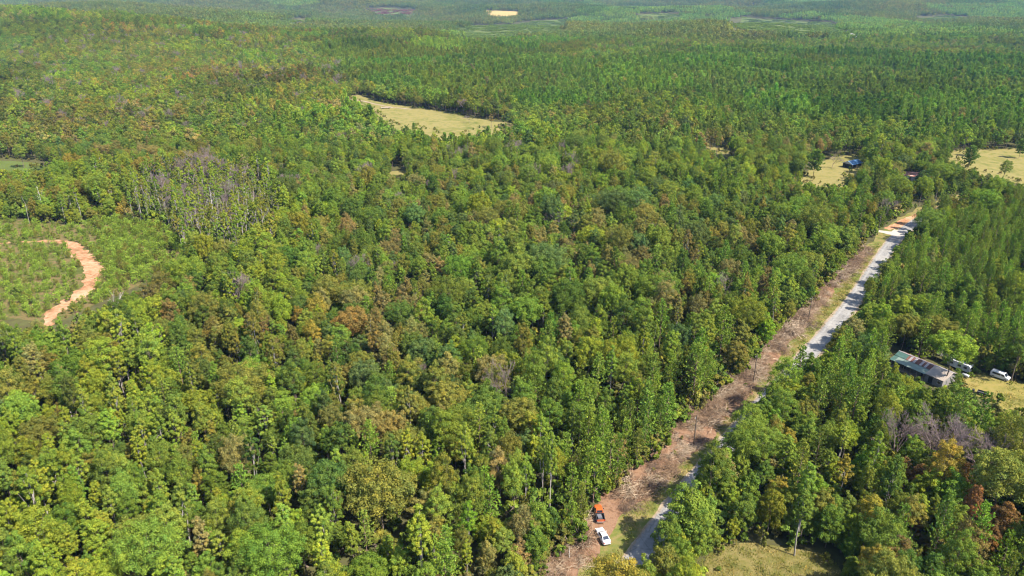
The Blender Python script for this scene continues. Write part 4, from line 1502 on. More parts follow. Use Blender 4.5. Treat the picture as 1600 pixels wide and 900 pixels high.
# bare pale stems standing along the back of the clearing
stems = []
for q in range(40):
    uu_ = rng.uniform(205, 425) if q < 35 else rng.uniform(5, 200)
    vv_ = rng.uniform(330, 385) if q < 35 else rng.uniform(338, 352)
    if q < 35 and pip(np.array([uu_]), np.array([vv_]), GROUND_PX['planting'])[0] and rng.random() < .7:
        continue
    stems.append((uu_, vv_))
stems.sort()
stems = stems[:39]
for q, (a, b) in enumerate(stems):
    p = un(a, b)
    o = obj("dead_tree", POLE[q % 3], None, (p[0], p[1], 0), rng.uniform(0, 6.28))
    sc_ = rng.uniform(.7, 1.05); o.scale = (sc_ * .9, sc_ * .9, sc_)
    w = "behind the clearing"
    tag(o, f"{ORD[q] + ' from left' if q < 20 else ORD[len(stems) - 1 - q] + ' from right'} of the tall pale bare stems {w}", "dead tree", "tall pale bare stems" )

# two fallen white trees below the clearing and the snag by the vehicles
for nm, (a, b, z0), (tilt, ang), sc_, lb in (("dead_tree", (168, 470, 4), (.25, .4), .62, "white dead tree with forked limbs beside the clay track"),
                                             ("dead_tree", (240, 497, 6), (.35, 2.0), .6, "leaning white dead tree in the brownish trees below the clearing")):
    p = un(a, b, z0 + 3)
    o = obj(nm, mesh_of("dead_limbs", *bare(140 + int(a), 16, .42, 3, .2), (M['whitewood'],)), None, (p[0], p[1], z0 - 2), ang)
    o.rotation_euler = (tilt, .2, ang); o.scale = (sc_,) * 3
    o.location.z = 0; o.scale = (sc_ * 1.3,) * 3
    tag(o, lb, "dead tree")

# ------------------------------------------------------------------ slash: cut branches heaped along the cleared strip
def slash_mesh(seed, n, span, hgt):
    r = np.random.default_rng(seed)
    segs = []
    for _ in range(n):
        p = np.array([r.normal(0, span * .4), r.normal(0, span * .4), abs(r.normal(0, hgt * .5)) + .05])
        a = r.uniform(0, 6.28); l = r.uniform(.5, 2.6) * (1.5 if r.random() < .1 else 1)
        dv = np.array([math.cos(a), math.sin(a), r.normal(.08, .22)])
        rad = r.uniform(.018, .05) * (2.2 if r.random() < .07 else 1)
        q = p + dv * l
        segs.append((p, q, rad, rad * .5))
        for _ in range(r.integers(0, 3)):
            t = r.uniform(.3, .9); d2 = unit(dv + r.normal(size=3) * .6)
            segs.append((p + dv * l * t, p + dv * l * t + d2 * l * .45, rad * .6, rad * .25))
    return tubes(segs, 3)


SL = [mesh_of("branches", *slash_mesh(150 + i, 90, 2.4, 1.2), ((M['deadwood'], M['deadbrown'], M['deadpale'], M['deadbrown'])[i % 4],)) for i in range(8)]
P_, I_, S_ = [], [], []
for i in range(2, NJ - 3):
    l, r_ = strip_left(AL[i]), strip_right(AL[i])
    for q in range(7):
        o_ = l + (r_ - l) * rng.beta(1.1, 1.5) + rng.normal(0, .4)
        p = ROADC[i] + RN[i] * o_ + rng.normal(0, 1, 2)
        uq, vq, _ = proj(p[0], p[1], 0)
        if 912 < uq < 975 and 775 < vq < 870:
            continue
        P_.append((p[0], p[1], 0)); I_.append(rng.integers(0, 8)); S_.append(rng.uniform(.4, 1.2) * (.5 + vnoise(p[0] / 6, p[1] / 6)))
m = len(P_)
S_ = np.array(S_)
scatter("slash_debris", P_, rotz(rng.uniform(0, 6.28, m)), np.c_[S_, S_, S_ * rng.uniform(.7, 1.3, m)], I_, np.full((m, 3), .2), SL, "brown heaps of cut branches along the cleared strip", "slash")
# low regrowth and weeds on the strip
x = []; y = []
for i in range(2, NJ - 3):
    for q in range(3):
        o_ = strip_left(AL[i]) + rng.uniform(-.5, 1.0) if q == 0 else rng.uniform(strip_left(AL[i]), strip_right(AL[i]) + 1)
        p = ROADC[i] + RN[i] * o_ + rng.normal(0, 1, 2)
        uq, vq, _ = proj(p[0], p[1], 0)
        if (q == 0 or rng.random() < .5) and not (908 < uq < 978 and 772 < vq < 872):
            x.append(p[0]); y.append(p[1])
x, y = np.array(x), np.array(y); m = len(x)
sw = rng.uniform(.2, .5, m)
scatter("strip_regrowth", np.c_[x, y, 0 * x], rotz(rng.uniform(0, 6.28, m)), np.c_[sw, sw, sw], rng.integers(0, 4, m),
        CV[[CN.index(c) for c in ('olive', 'tan', 'green', 'brown', 'yellow-green')]][rng.choice(5, m, p=[.3, .25, .15, .2, .1])], BUSH, "low weeds growing back on the cleared strip", "weeds")

# grass tufts on the verge, the rough pasture and the yard
def tuft(seed, n, span, l):
    r = np.random.default_rng(seed)
    p = np.c_[r.normal(0, span * .4, (n, 2)), np.zeros(n)]
    d_ = unit(np.c_[r.normal(0, .5, (n, 2)), np.ones(n)])
    s_ = unit(np.cross(d_, r.normal(size=(n, 3)))) * .05
    ln = l * r.uniform(.5, 1.2, (n, 1))
    V_ = np.stack([p - s_, p + s_, p + d_ * ln + s_ * .3, p + d_ * ln - s_ * .3], 1).reshape(-1, 3)
    return mesh_of("grass", V_, np.arange(4 * n).reshape(n, 4), (M['grass'],), attrs={"tint": r.random(n), "hue": np.clip(r.normal(.5, .3, n), 0, 1)})


TF = [tuft(170 + i, 60, 1.6, .42) for i in range(4)]
x, y = grid_points(1.5, 70, 330, .5, .78, 20)
u, v, d = proj(x, y, 0 * x)
al, off = road_frame(x, y)
k = (pip(u, v, GROUND_PX['rough_pasture']) & (rng.random(len(x)) < .75)) | (pip(u, v, GROUND_PX['yard']) & (rng.random(len(x)) < .3)) \
    | ((off > strip_right(al)) & (off < -VER_W - .8) & (al < AL[NJ]) & (rng.random(len(x)) < .8)) | ((off > VER_W + .8) & (off < verge_right(al)) & (rng.random(len(x)) < .5))
k &= ~((u > 905) & (u < 975) & (v > 780) & (v < 865))
x, y = x[k], y[k]; m = len(x)
gc = np.array([(.15, .16, .035), (.24, .20, .06), (.11, .13, .028), (.30, .24, .09)])[rng.choice(4, m)] * rng.uniform(.85, 1.15, (m, 1))
sg = rng.uniform(.6, 1.3, m)
scatter("grass", np.c_[x, y, np.full(m, .02)], rotz(rng.uniform(0, 6.28, m)), np.c_[sg, sg, sg * rng.uniform(.5, 1.2, m)], rng.integers(0, 4, m), gc, TF, "dry grass tufts on verge, pasture and yard", "grass")

# ------------------------------------------------------------------ poles
M['pole'] = surface("pole_wood", (.10, .075, .055), .85, vary=.35, scale=2)
M['steel'] = surface("galvanised", (.45, .45, .45), .45, .7, vary=.15)
M['ceramic'] = surface("insulator", (.5, .5, .48), .3)


def utility_pole(px, h, label):
    p = un(*px)
    t = empty("utility_pole", (p[0], p[1], 0), rng.uniform(-.2, .2) + .9)
    MB().tube((0, 0, -.4), (0, 0, h), .17, .12, 10).build("post", M['pole'], t, True)
    a = MB().box(-.9, .9, .13, .23, h - .75, h - .63).build("crossarm", M['pole'], t)
    for q in (-.8, .8, -.35):
        MB().tube((q, .18, h - .63), (q, .18, h - .45), .05, .035, 8).build("insulator", M['ceramic'], a)
    tag(t, label, "utility pole", "utility poles along the cleared strip")


utility_pole((1084, 693), 8.2, "wooden utility pole standing in the near part of the cleared strip")
utility_pole((1177, 597), 9.0, "wooden utility pole beside the verge where the road comes into view")
utility_pole((1263, 500), 8.6, "wooden utility pole in the slash halfway up the cleared strip")
utility_pole((1371, 367), 9.0, "wooden utility pole beside the pale gravel drive")
p = un(1050, 783)
t = empty("road_post", (p[0], p[1], 0), .6)
MB().tube((0, 0, -.3), (0, 0, 2.6), .09, .08, 8).build("post", M['pole'], t)
MB().box(-.3, .3, -.12, -.09, 1.9, 2.5).build("plate", M['pole'], t)
tag(t, "dark post with a small plate beside the shaded road", "post")
# the pale snag lying on the slash, left of the white car
p = un(909, 843)
t = empty("dead_snag", (p[0], p[1], 0), .5)
MB().tube((0, 0, -.2), (.15, .35, 4.2), .10, .04, 7).build("stem", M['whitewood'], t)
MB().tube((.08, .2, 2.4), (-.5, .5, 3.6), .045, .02, 6).build("branch", M['whitewood'], t)
MB().tube((.1, .25, 3.0), (.75, .2, 3.8), .04, .018, 6).build("branch", M['whitewood'], t)
tag(t, "pale barkless snag standing on the slash left of the white sedan", "snag")
p = un(890, 872)
t = empty("dead_snag", (p[0], p[1], 0), 1.8)
MB().tube((0, 0, -.2), (.3, .1, 2.6), .08, .035, 7).build("stem", M['whitewood'], t)
MB().tube((.15, .05, 1.4), (-.5, .4, 2.2), .04, .015, 6).build("branch", M['whitewood'], t)
tag(t, "short pale snag on the slash below the taller one", "snag")

# ------------------------------------------------------------------ vehicles
M['white_paint'] = surface("white_paint", (.46, .46, .455), .28, coat=.6, vary=.04, scale=1.5, spec=.5)
M['orange_paint'] = surface("orange_paint", (.34, .078, .018), .32, coat=.5, vary=.12, scale=2, spec=.5)
M['glass'] = surface("tinted_glass", (.012, .018, .03), .06, vary=.1, spec=.8)
M['rubber'] = surface("tyre_rubber", (.018, .018, .018), .8, vary=.2)
M['rim'] = surface("wheel_rim", (.42, .42, .43), .35, .8, vary=.1)
M['black_trim'] = surface("black_trim", (.02, .02, .021), .55, vary=.2)
M['lamp_red'] = surface("tail_lens", (.35, .01, .01), .2, vary=.1)
M['lamp_clear'] = surface("head_lens", (.7, .7, .68), .12, vary=.05)
M['plate'] = surface("number_plate", (.7, .7, .66), .5, vary=.05)
M['chrome'] = surface("bumper_steel", (.55, .55, .54), .25, .9, vary=.1)
M['bed_grey'] = surface("bed_liner", (.03, .03, .032), .8, vary=.3)
M['cargo'] = surface("grey_box", (.10, .10, .11), .5, vary=.15)


def wheel(parent, x, y, r=.33, w=.22):
    s = 1 if x > 0 else -1
    wh = MB()
    prof = [(.0, .55), (.0, .92), (.04, 1.0), (w - .04, 1.0), (w, .92), (w, .55)]
    rings = []
    for (a, k) in prof:
        rings.append([(x - s * a, y + math.cos(2 * math.pi * i / 18) * r * k, r + math.sin(2 * math.pi * i / 18) * r * k) for i in range(18)])
    wh.loft(rings)
    o = wh.build("wheel", M['rubber'], parent)
    MB().tube((x - s * .03, y, r), (x + s * .012, y, r), r * .62, r * .56, 14).build("rim", M['rim'], o)


def car_body(parent, stations, m):
    """stations along y: (y, half width, bottom z, shoulder z, deck z, crown)"""
    rings = []
    for (y_, w, zb, zs, zd) in stations:
        rings.append([(-w * .93, y_, zb), (-w, y_, (zb + zs) / 2), (-w * .985, y_, zs), (-w * .86, y_, zd), (-w * .4, y_, zd + .025), (w * .4, y_, zd + .025), (w * .86, y_, zd), (w * .985, y_, zs), (w, y_, (zb + zs) / 2), (w * .93, y_, zb)])
    return MB().loft(rings).build("body", m, parent, True)


def quadpart(name, pts, m, parent, th=.02):
    P = [Vector(p) for p in pts]
    nrm = (P[1] - P[0]).cross(P[2] - P[0]).normalized() * th
    b = MB()
    n_ = len(P)
    b.add([p - nrm for p in P] + [p + nrm for p in P], [tuple(range(n_))[::-1], tuple(range(n_, 2 * n_))] + [(i, (i + 1) % n_, n_ + (i + 1) % n_, n_ + i) for i in range(n_)])
    return b.build(name, m, parent)


def sedan(loc, rz_, m, label, L=4.85, W=.92, hatch=False, group=None):
    t = empty("sedan" if not hatch else "van", loc, rz_)
    k = L / 4.85
    st = [(2.42, .62, .32, .55, .60), (2.34, .78, .24, .62, .70), (2.0, W * .96, .22, .68, .80), (1.3, W, .20, .74, .90), (.75, W, .20, .80, .97), (-.2, W, .20, .84, .97), (-1.3, W, .20, .86, .99),
          (-1.75, W * .99, .22, .88, 1.05), (-2.15, W * .95, .26, .84, 1.02), (-2.36, W * .86, .32, .74, .92), (-2.42, .66, .38, .6, .7)]
    car_body(t, [(a * k, b, c, d_, e) for a, b, c, d_, e in st], m)
    # cabin: glass house below, roof panel on top
    zr = 1.44
    f0, f1, r1, r0 = 1.0 * k, .25 * k, -1.0 * k, -1.78 * k
    wb, wt = W * .84, W * .66
    g = MB().loft([[(-wb, f0, .95), (wb, f0, .95), (wb, r0, 1.0), (-wb, r0, 1.0)], [(-wt, f1, zr - .03), (wt, f1, zr - .03), (wt, r1, zr - .03), (-wt, r1, zr - .03)]])
    cb = g.build("cabin", m, t)
    rf = MB().loft([[(-wt * 1.02, f1 + .05, zr - .03), (wt * 1.02, f1 + .05, zr - .03), (wt * 1.02, r1 - .06, zr - .03), (-wt * 1.02, r1 - .06, zr - .03)],
                    [(-wt * .85, f1 - .1, zr + .035), (wt * .85, f1 - .1, zr + .035), (wt * .85, r1 + .1, zr + .035), (-wt * .85, r1 + .1, zr + .035)]]).build("roof", m, t, False, .015)
    lerp = lambda a, b, q: tuple(a[i] + (b[i] - a[i]) * q for i in range(3))

    def pane(name, bl, br, tr_, tl, lo=.1, hi=.93, sd=.05):
        A, B, Cc, D_ = lerp(bl, tl, lo), lerp(br, tr_, lo), lerp(br, tr_, hi), lerp(bl, tl, hi)
        quadpart(name, [lerp(A, B, sd), lerp(A, B, 1 - sd), lerp(D_, Cc, 1 - sd), lerp(D_, Cc, sd)], M['glass'], t, .015)
    pane("windshield", (-wb, f0, .95), (wb, f0, .95), (wt, f1, zr - .03), (-wt, f1, zr - .03), .06, .97, .06)
    pane("rear_window", (-wb, r0, 1.0), (wb, r0, 1.0), (wt, r1, zr - .03), (-wt, r1, zr - .03), .08, .95, .08)
    for s_ in (-1, 1):
        A, B = (s_ * wb, f0, .95), (s_ * wb, r0, 1.0); Cc, D_ = (s_ * wt, r1, zr - .03), (s_ * wt, f1, zr - .03)
        for (a, b, a2, b2) in ((.16, .50, .06, .47), (.53, .84, .51, .93)):
            quadpart("side_window", [lerp(lerp(A, B, a), lerp(D_, Cc, a2), .12), lerp(lerp(A, B, b), lerp(D_, Cc, b2), .12), lerp(lerp(A, B, b), lerp(D_, Cc, b2), .9), lerp(lerp(A, B, a), lerp(D_, Cc, a2), .9)], M['glass'], t, .015)
        MB().box(s_ * (W + .02) - .1, s_ * (W + .02) + .1, .62 * k, .76 * k, .93, 1.06).build("mirror", m, t, False, .03)
        wheel(t, s_ * (W + .01), 1.45 * k); wheel(t, s_ * (W + .01), -1.4 * k)
        MB().box(s_ * .64 - .16, s_ * .64 + .16, 2.22 * k, 2.36 * k, .60, .73).build("headlight", M['lamp_clear'], t, False, .03)
        MB().box(s_ * .66 - .17, s_ * .66 + .17, -2.40 * k, -2.25 * k, .74, .92).build("tail_light", M['lamp_red'], t, False, .03)
        for y_ in (.28, -.72):
            MB().box(s_ * (W - .005) - .02, s_ * (W - .005) + .02, y_ * k - .1, y_ * k + .1, .76, .79).build("door_handle", M['chrome'], t)
    MB().box(-.26, .26, -2.44 * k, -2.405 * k, .55, .70).build("licence_plate", M['plate'], t)
    MB().box(-.7, .7, -2.44 * k, -2.3 * k, .3, .42).build("bumper", M['black_trim'], t, False, .03)
    tag(t, label, "car", group)
    return t


p = un(942, 841)
q = un(936, 829) - un(949, 852)
sedan((p[0], p[1], .055), math.atan2(q[1], q[0]) - math.pi / 2, M['white_paint'], "white sedan parked on the cleared strip behind the orange pickup")


def pickup(loc, rz_):
    t = empty("pickup_truck", loc, rz_)
    W, m = .98, M['orange_paint']
    z0 = .42
    # hood and front
    st = [(2.72, .74, .48, .80, .92), (2.62, .90, .42, .90, 1.06), (2.2, W * .98, .40, .96, 1.14), (1.45, W, .40, 1.02, 1.20), (1.2, W, .40, 1.04, 1.20)]
    car_body(t, [(a, b, c, d_, e) for a, b, c, d_, e in st], m).name = "hood"
    MB().box(-W, W, -.42, 1.2, .4, 1.12).build("body", m, t, False, .05)
    wb, wt, zr = W * .93, W * .76, 1.84
    f0, f1, r1, r0 = 1.25, .62, -.30, -.42
    MB().loft([[(-wb, f0, 1.12), (wb, f0, 1.12), (wb, r0, 1.12), (-wb, r0, 1.12)], [(-wt, f1, zr), (wt, f1, zr), (wt, r1, zr), (-wt, r1, zr)]]).build("cab", m, t)
    MB().box(-wt * 1.02, wt * 1.02, r1 - .03, f1 + .05, zr - .01, zr + .06).build("roof", m, t, False, .03)
    lerp = lambda a, b, q: tuple(a[i] + (b[i] - a[i]) * q for i in range(3))

    def pane(name, bl, br, tr_, tl, lo, hi, sd):
        A, B, Cc, D_ = lerp(bl, tl, lo), lerp(br, tr_, lo), lerp(br, tr_, hi), lerp(bl, tl, hi)
        quadpart(name, [lerp(A, B, sd), lerp(A, B, 1 - sd), lerp(D_, Cc, 1 - sd), lerp(D_, Cc, sd)], M['glass'], t, .015)
    pane("windshield", (-wb, f0, 1.12), (wb, f0, 1.12), (wt, f1, zr), (-wt, f1, zr), .1, .92, .06)
    pane("rear_window", (-wb, r0, 1.12), (wb, r0, 1.12), (wt, r1, zr), (-wt, r1, zr), .15, .88, .12)
    # bed: floor and four walls
    MB().box(-W + .06, W - .06, -2.66, -.5, .62, .70).build("bed_floor", M['bed_grey'], t)
    for s_ in (-1, 1):
        MB().box(s_ * W - (.0 if s_ > 0 else 0) - (.09 if s_ > 0 else 0), s_ * W + (.09 if s_ < 0 else 0), -2.7, -.46, .5, 1.16).build("bed_wall", M['black_trim'], t, False, .02)
        MB().box(s_ * (W - .045) - .06, s_ * (W - .045) + .06, -2.7, -.46, 1.165, 1.2).build("bed_rail", M['bed_grey'], t)
        wheel(t, s_ * (W + .02), 1.75, .38, .26); wheel(t, s_ * (W + .02), -1.55, .38, .26)
        A, B, Cc, D_ = (s_ * wb, f0, 1.12), (s_ * wb, r0, 1.12), (s_ * wt, r1, zr), (s_ * wt, f1, zr)
        quadpart("side_window", [lerp(lerp(A, B, .2), lerp(D_, Cc, .12), .1), lerp(lerp(A, B, .92), lerp(D_, Cc, .9), .1), lerp(lerp(A, B, .92), lerp(D_, Cc, .9), .9), lerp(lerp(A, B, .2), lerp(D_, Cc, .12), .9)], M['glass'], t, .015)
        MB().box(s_ * (W + .12) - .12, s_ * (W + .12) + .12, .88, 1.02, 1.14, 1.36).build("mirror", M['black_trim'], t, False, .03)
        MB().box(s_ * .72 - .15, s_ * .72 + .15, 2.62, 2.735, .72, .9).build("headlight", M['lamp_clear'], t, False, .02)
        MB().box(s_ * .87 - .09, s_ * .87 + .09, -2.735, -2.69, .75, 1.05).build("tail_light", M['lamp_red'], t, False, .01)
    MB().box(-.77, .77, -2.74, -2.67, .58, 1.14).build("tailgate", m, t, False, .02)
    MB().box(-.85, .85, -2.95, -2.76, .45, .62).build("bumper", M['chrome'], t, False, .03)
    MB().box(-W + .09, W - .09, -.5, -.44, .5, 1.16).build("bed_front", M['bed_grey'], t)
    tag(t, "orange pickup truck with an open dark bed parked on the cleared strip", "pickup truck")
    return t


p = un(936, 806)
PK = (p[0], p[1], .055)
pk_r = R(2)
pickup(PK, pk_r).scale = (.92, .92, .92)
cg = empty("cargo_box", (p[0] - .1, p[1] - 1.4, .71), .15)
MB().box(-.42, .42, -.55, .55, 0, .42).build("tub", M['cargo'], cg, False, .03)
MB().box(-.45, .45, -.58, .58, .424, .48).build("lid", M['cargo'], cg, False, .01)
tag(cg, "pale grey box lying in the bed of the orange pickup", "box")

# ------------------------------------------------------------------ the long house with the patched tin roof
M['tin_green'] = surface("faded_green_tin", (.145, .185, .15), .5, .25, vary=.2, scale=1.2)
M['tin_shaded_green'] = surface("shaded_green_tin", (.05, .10, .08), .5, .2, vary=.3, scale=1.0)  # green tin darkened, tree shade on the roof's left end put into its colour
M['tin_rust'] = surface("rusty_tin", (.095, .042, .03), .75, .1, vary=.45, scale=2.5, col2=(.13, .058, .04))
M['tin_white'] = surface("bare_tin", (.28, .25, .235), .45, .4, vary=.2, scale=1.5)
M['tin_beige'] = surface("beige_tin", (.27, .225, .185), .5, .2, vary=.15, scale=1.0)
M['wall_grey'] = surface("weathered_boards", (.16, .15, .14), .85, vary=.3, scale=2)
M['wall_white'] = surface("white_siding", (.62, .61, .58), .7, vary=.15, scale=2)
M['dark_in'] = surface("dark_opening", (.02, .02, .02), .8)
M['wood'] = surface("old_wood", (.26, .20, .15), .85, vary=.3, scale=2)
M['trim_white'] = surface("white_trim", (.4, .4, .39), .6, vary=.1)

e0, e1 = un(1390, 561, 2.4), un(1474, 597, 2.4)         # front eave
ax = (e1 - e0); HL = float(np.hypot(*ax)); hr = math.atan2(ax[1], ax[0])
house = empty("long_house", (e0[0], e0[1], 0), hr)       # local x along the front, y to the back
HD = 7.4
MB().box(.4, HL - .4, 2.3, 2.42, 0, 2.75).build("front_wall", M['wall_grey'], house)
MB().box(HL * .66, HL - .35, .5, .62, 0, 2.4).build("front_wall", M['wall_grey'], house)
MB().box(.4, HL - .4, HD - .12, HD, 0, 2.6).build("back_wall", M['wall_grey'], house)
for xx in (.4, HL - .52):
    MB().prism([(.62 if xx > 5 else 2.42, 0), (HD - .12, 0), (HD - .12, 2.55), (HD * .6, 3.75), (2.42, 2.95), (.62 if xx > 5 else 2.42, 2.4)], xx, xx + .12, 'x').build("end_wall", M['wall_grey'], house)
MB().box(HL * .66, HL * .66 + .12, .62, 2.3, 0, 2.45).build("end_wall", M['wall_grey'], house)
for k_, xx in enumerate(np.linspace(.5, HL * .64, 6)):
    MB().box(xx - .07, xx + .07, .25, .39, 0, 2.35).build("porch_post", M['wood'], house)
MB().box(.3, HL * .655, .2, 2.29, .0, .16).build("porch_floor", M['wood'], house)
for xx in (3.0, 8.6):
    d_ = MB().box(xx, xx + .95, 2.27, 2.298, .17, 2.2).build("door", M['dark_in'], house)
    MB().tube((xx + .85, 2.25, 1.1), (xx + .85, 2.20, 1.1), .03, .03, 8).build("handle", M['steel'], d_)
for xx in (5.2, 11.2):
    w_ = MB().box(xx, xx + 1.3, 2.27, 2.297, 1.0, 2.0).build("window", M['trim_white'], house)
    MB().box(xx + .1, xx + 1.2, 2.25, 2.268, 1.1, 1.9).build("pane", M['glass'], w_)
d_ = MB().box(HL * .66 + 1.1, HL * .66 + 2.3, .47, .498, .1, 2.1).build("door", M['dark_in'], house)
w_ = MB().box(HL * .66 + 3.6, HL * .66 + 4.8, .47, .497, .9, 1.9).build("window", M['trim_white'], house)
MB().box(HL * .66 + 3.7, HL * .66 + 4.7, .45, .468, 1.0, 1.8).build("pane", M['glass'], w_)


def sheet(name, x0, x1, y0, z0, y1, z1, m, parent, th=.03):
    """one corrugated roof sheet from eave to ridge"""
    nr = max(2, int((x1 - x0) / .28))
    V_, F_ = [], []
    for i in range(nr * 2 + 1):
        xx = x0 + (x1 - x0) * i / (nr * 2)
        up = .035 if i % 2 else 0
        for (yy, zz) in ((y0, z0), (y1, z1)):
            V_ += [(xx, yy, zz + up), (xx, yy, zz + up - th)]
    for i in range(nr * 2):
        a = i * 4
        F_ += [(a, a + 4, a + 6, a + 2), (a + 1, a + 3, a + 7, a + 5), (a, a + 1, a + 5, a + 4), (a + 2, a + 6, a + 7, a + 3)]
    F_ += [(0, 2, 3, 1), (nr * 8, nr * 8 + 1, nr * 8 + 3, nr * 8 + 2)]
    b = MB().add(V_, F_)
    return b.build(name, m, parent)


RIDGE = (HD * .6, 3.95)
roof = empty("roof", (0, 0, 0)); roof.parent = house
xs = np.linspace(-.1, HL * .67, 17)
for i in range(16):                                     # porch sheets: shade painted as dark green at the left end, pale green along the eave
    sheet("roof_sheet", xs[i] + .01, xs[i + 1] - .01, -.15 + rng.normal(0, .03), 2.42, 2.62, 3.0, M['tin_shaded_green'] if i < 2 else M['tin_green'], roof)
order = [0, 0, 0, 0, 0, 1, 2, 1, 2, 1, 1, 2, 1, 2, 1, 1]
for i in range(16):                                     # upper sheets: tree shade painted as dark green, then rust and bare tin in turn
    sheet("roof_sheet", xs[i] + .01, xs[i + 1] - .01, 2.45, 3.08 + rng.normal(0, .01), RIDGE[0], RIDGE[1], (M['tin_shaded_green'], M['tin_rust'], M['tin_white'])[order[i]], roof)
    sheet("roof_sheet", xs[i] + .01, xs[i + 1] - .01, RIDGE[0] + .04, RIDGE[1] - .02, HD + .35, 2.55, M['tin_rust'] if i % 3 else M['tin_white'], roof)
xs = np.linspace(HL * .67, HL + .1, 9)
for i in range(8):                                      # beige end
    sheet("roof_sheet", xs[i] + .01, xs[i + 1] - .01, .1, 2.55, RIDGE[0], RIDGE[1] + .03, M['tin_beige'], roof)
    sheet("roof_sheet", xs[i] + .01, xs[i + 1] - .01, RIDGE[0] + .04, RIDGE[1] + .01, HD + .35, 2.6, M['tin_white'], roof)
MB().prism([(RIDGE[0] - .2, RIDGE[1] + .0), (RIDGE[0] + .02, RIDGE[1] + .09), (RIDGE[0] + .25, RIDGE[1] + .0), (RIDGE[0] + .02, RIDGE[1] + .06)], -.12, HL + .12, 'x').build("ridge_cap", M['tin_white'], roof)
tag(house, "long low house with a patched green, rusty and beige tin roof", "house")

# travel trailer behind the house
M['rv_white'] = surface("trailer_skin", (.33, .33, .32), .5, vary=.08, scale=1.2)
p = un(1499, 577)
rv = empty("travel_trailer", (p[0], p[1], 0), hr)
MB().prism([(-3.1, .55), (3.0, .55), (3.2, .9), (3.2, 2.3), (2.9, 2.65), (-2.8, 2.65), (-3.2, 2.3), (-3.25, 1.0)], -1.15, 1.15, 'y').build("body", M['rv_white'], rv, False, .06)
for a in (-1.6, 1.2):
    MB().box(a - .25, a + .25, -.25, .25, 2.655, 2.78).build("roof_vent", M['ceramic'], rv, False, .02)
MB().box(-.1, .75, -.45, .45, 2.655, 2.9).build("air_conditioner", M['trim_white'], rv, False, .04)
for a in (-2.1, .2, 1.9):
    w_ = MB().box(a - .45, a + .45, -1.185, -1.155, 1.4, 2.05).build("window", M['black_trim'], rv)
    MB().box(a - .39, a + .39, -1.2, -1.186, 1.46, 1.99).build("pane", M['glass'], w_)
d_ = MB().box(-1.2, -.55, -1.18, -1.153, .62, 2.25).build("door", M['trim_white'], rv)
MB().box(-.66, -.6, -1.2, -1.181, 1.3, 1.45).build("handle", M['steel'], d_)
w_ = MB().box(3.205, 3.235, -.8, .8, 1.45, 2.1).build("window", M['black_trim'], rv)
MB().box(3.236, 3.25, -.74, .74, 1.51, 2.04).build("pane", M['glass'], w_)
for s_ in (-1, 1):
    for y_ in (-.4, .4):
        wheel(rv, s_ * .01 + s_ * 1.0, y_ * 0 + 0, .36) if False else None
for s_ in (-1, 1):
    for a in (-.42, .42):
        MB().tube((a, s_ * 1.13, .34), (a, s_ * .9, .34), .34, .34, 14).build("wheel", M['rubber'], rv)
MB().prism([(-3.2, -.5), (-4.3, -.05), (-4.3, .05), (-3.2, .5)], .5, .6, 'z').build("hitch", M['steel'], rv)
tag(rv, "white travel trailer parked behind the beige end of the long house", "travel trailer")
# grey lean-to between house and trailer
p = un(1478, 566)
ln_ = empty("lean_to", (p[0], p[1], 0), hr)
for a in (-2.2, 2.2):
    for b in (-1.5, 1.5):
        MB().tube((a, b, -.1), (a, b, 2.25 + (.35 if b > 0 else 0)), .06, .06, 6).build("post", M['wood'], ln_)
for i in range(5):
    sheet("roof_sheet", -2.45 + i * .98 + .01, -2.45 + (i + 1) * .98 - .01, -1.75, 2.28, 1.75, 2.72, M['wall_grey'] if i % 2 else M['tin_beige'], ln_)
tag(ln_, "small grey lean-to roof between the long house and the trailer", "lean-to")
# white van under the trees
p = un(1562, 591)
vn = empty("parked_van", (p[0], p[1], .02), hr + R(8))
MB().prism([(-2.4, .35), (2.3, .35), (2.4, .7), (2.35, 1.0), (1.55, 1.2), (1.0, 1.95), (-2.25, 2.0), (-2.42, 1.7)], -.95, .95, 'y').build("body", M['white_paint'], vn, True, .05)
quadpart("windshield", [(1.56, -.8, 1.22), (1.56, .8, 1.22), (1.06, .72, 1.9), (1.06, -.72, 1.9)], M['glass'], vn, .02)
for s_ in (-1, 1):
    quadpart("side_window", [(1.3, s_ * .955, 1.22), (.35, s_ * .955, 1.22), (.35, s_ * .955, 1.8), (.95, s_ * .955, 1.8)], M['glass'], vn, .012)
    quadpart("side_window", [(.2, s_ * .955, 1.22), (-1.9, s_ * .955, 1.22), (-1.9, s_ * .955, 1.8), (.2, s_ * .955, 1.8)], M['glass'], vn, .012)
    for a in (1.5, -1.5):
        o = MB().tube((a, s_ * .98, .34), (a, s_ * .76, .34), .34, .34, 16).build("wheel", M['rubber'], vn)
        MB().tube((a, s_ * .985, .34), (a, s_ * .95, .34), .2, .2, 12).build("rim", M['rim'], o)
    MB().box(2.3, 2.41, s_ * .62 - .15, s_ * .62 + .15, .72, .9).build("headlight", M['lamp_clear'], vn, False, .02)
    MB().box(-2.46, -2.4, s_ * .8 - .08, s_ * .8 + .08, .9, 1.4).build("tail_light", M['lamp_red'], vn)
quadpart("rear_window", [(-2.43, -.75, 1.25), (-2.43, .75, 1.25), (-2.33, .7, 1.8), (-2.33, -.7, 1.8)], M['glass'], vn, .02)
tag(vn, "white van parked at the edge of the yellow yard under dark trees", "van")
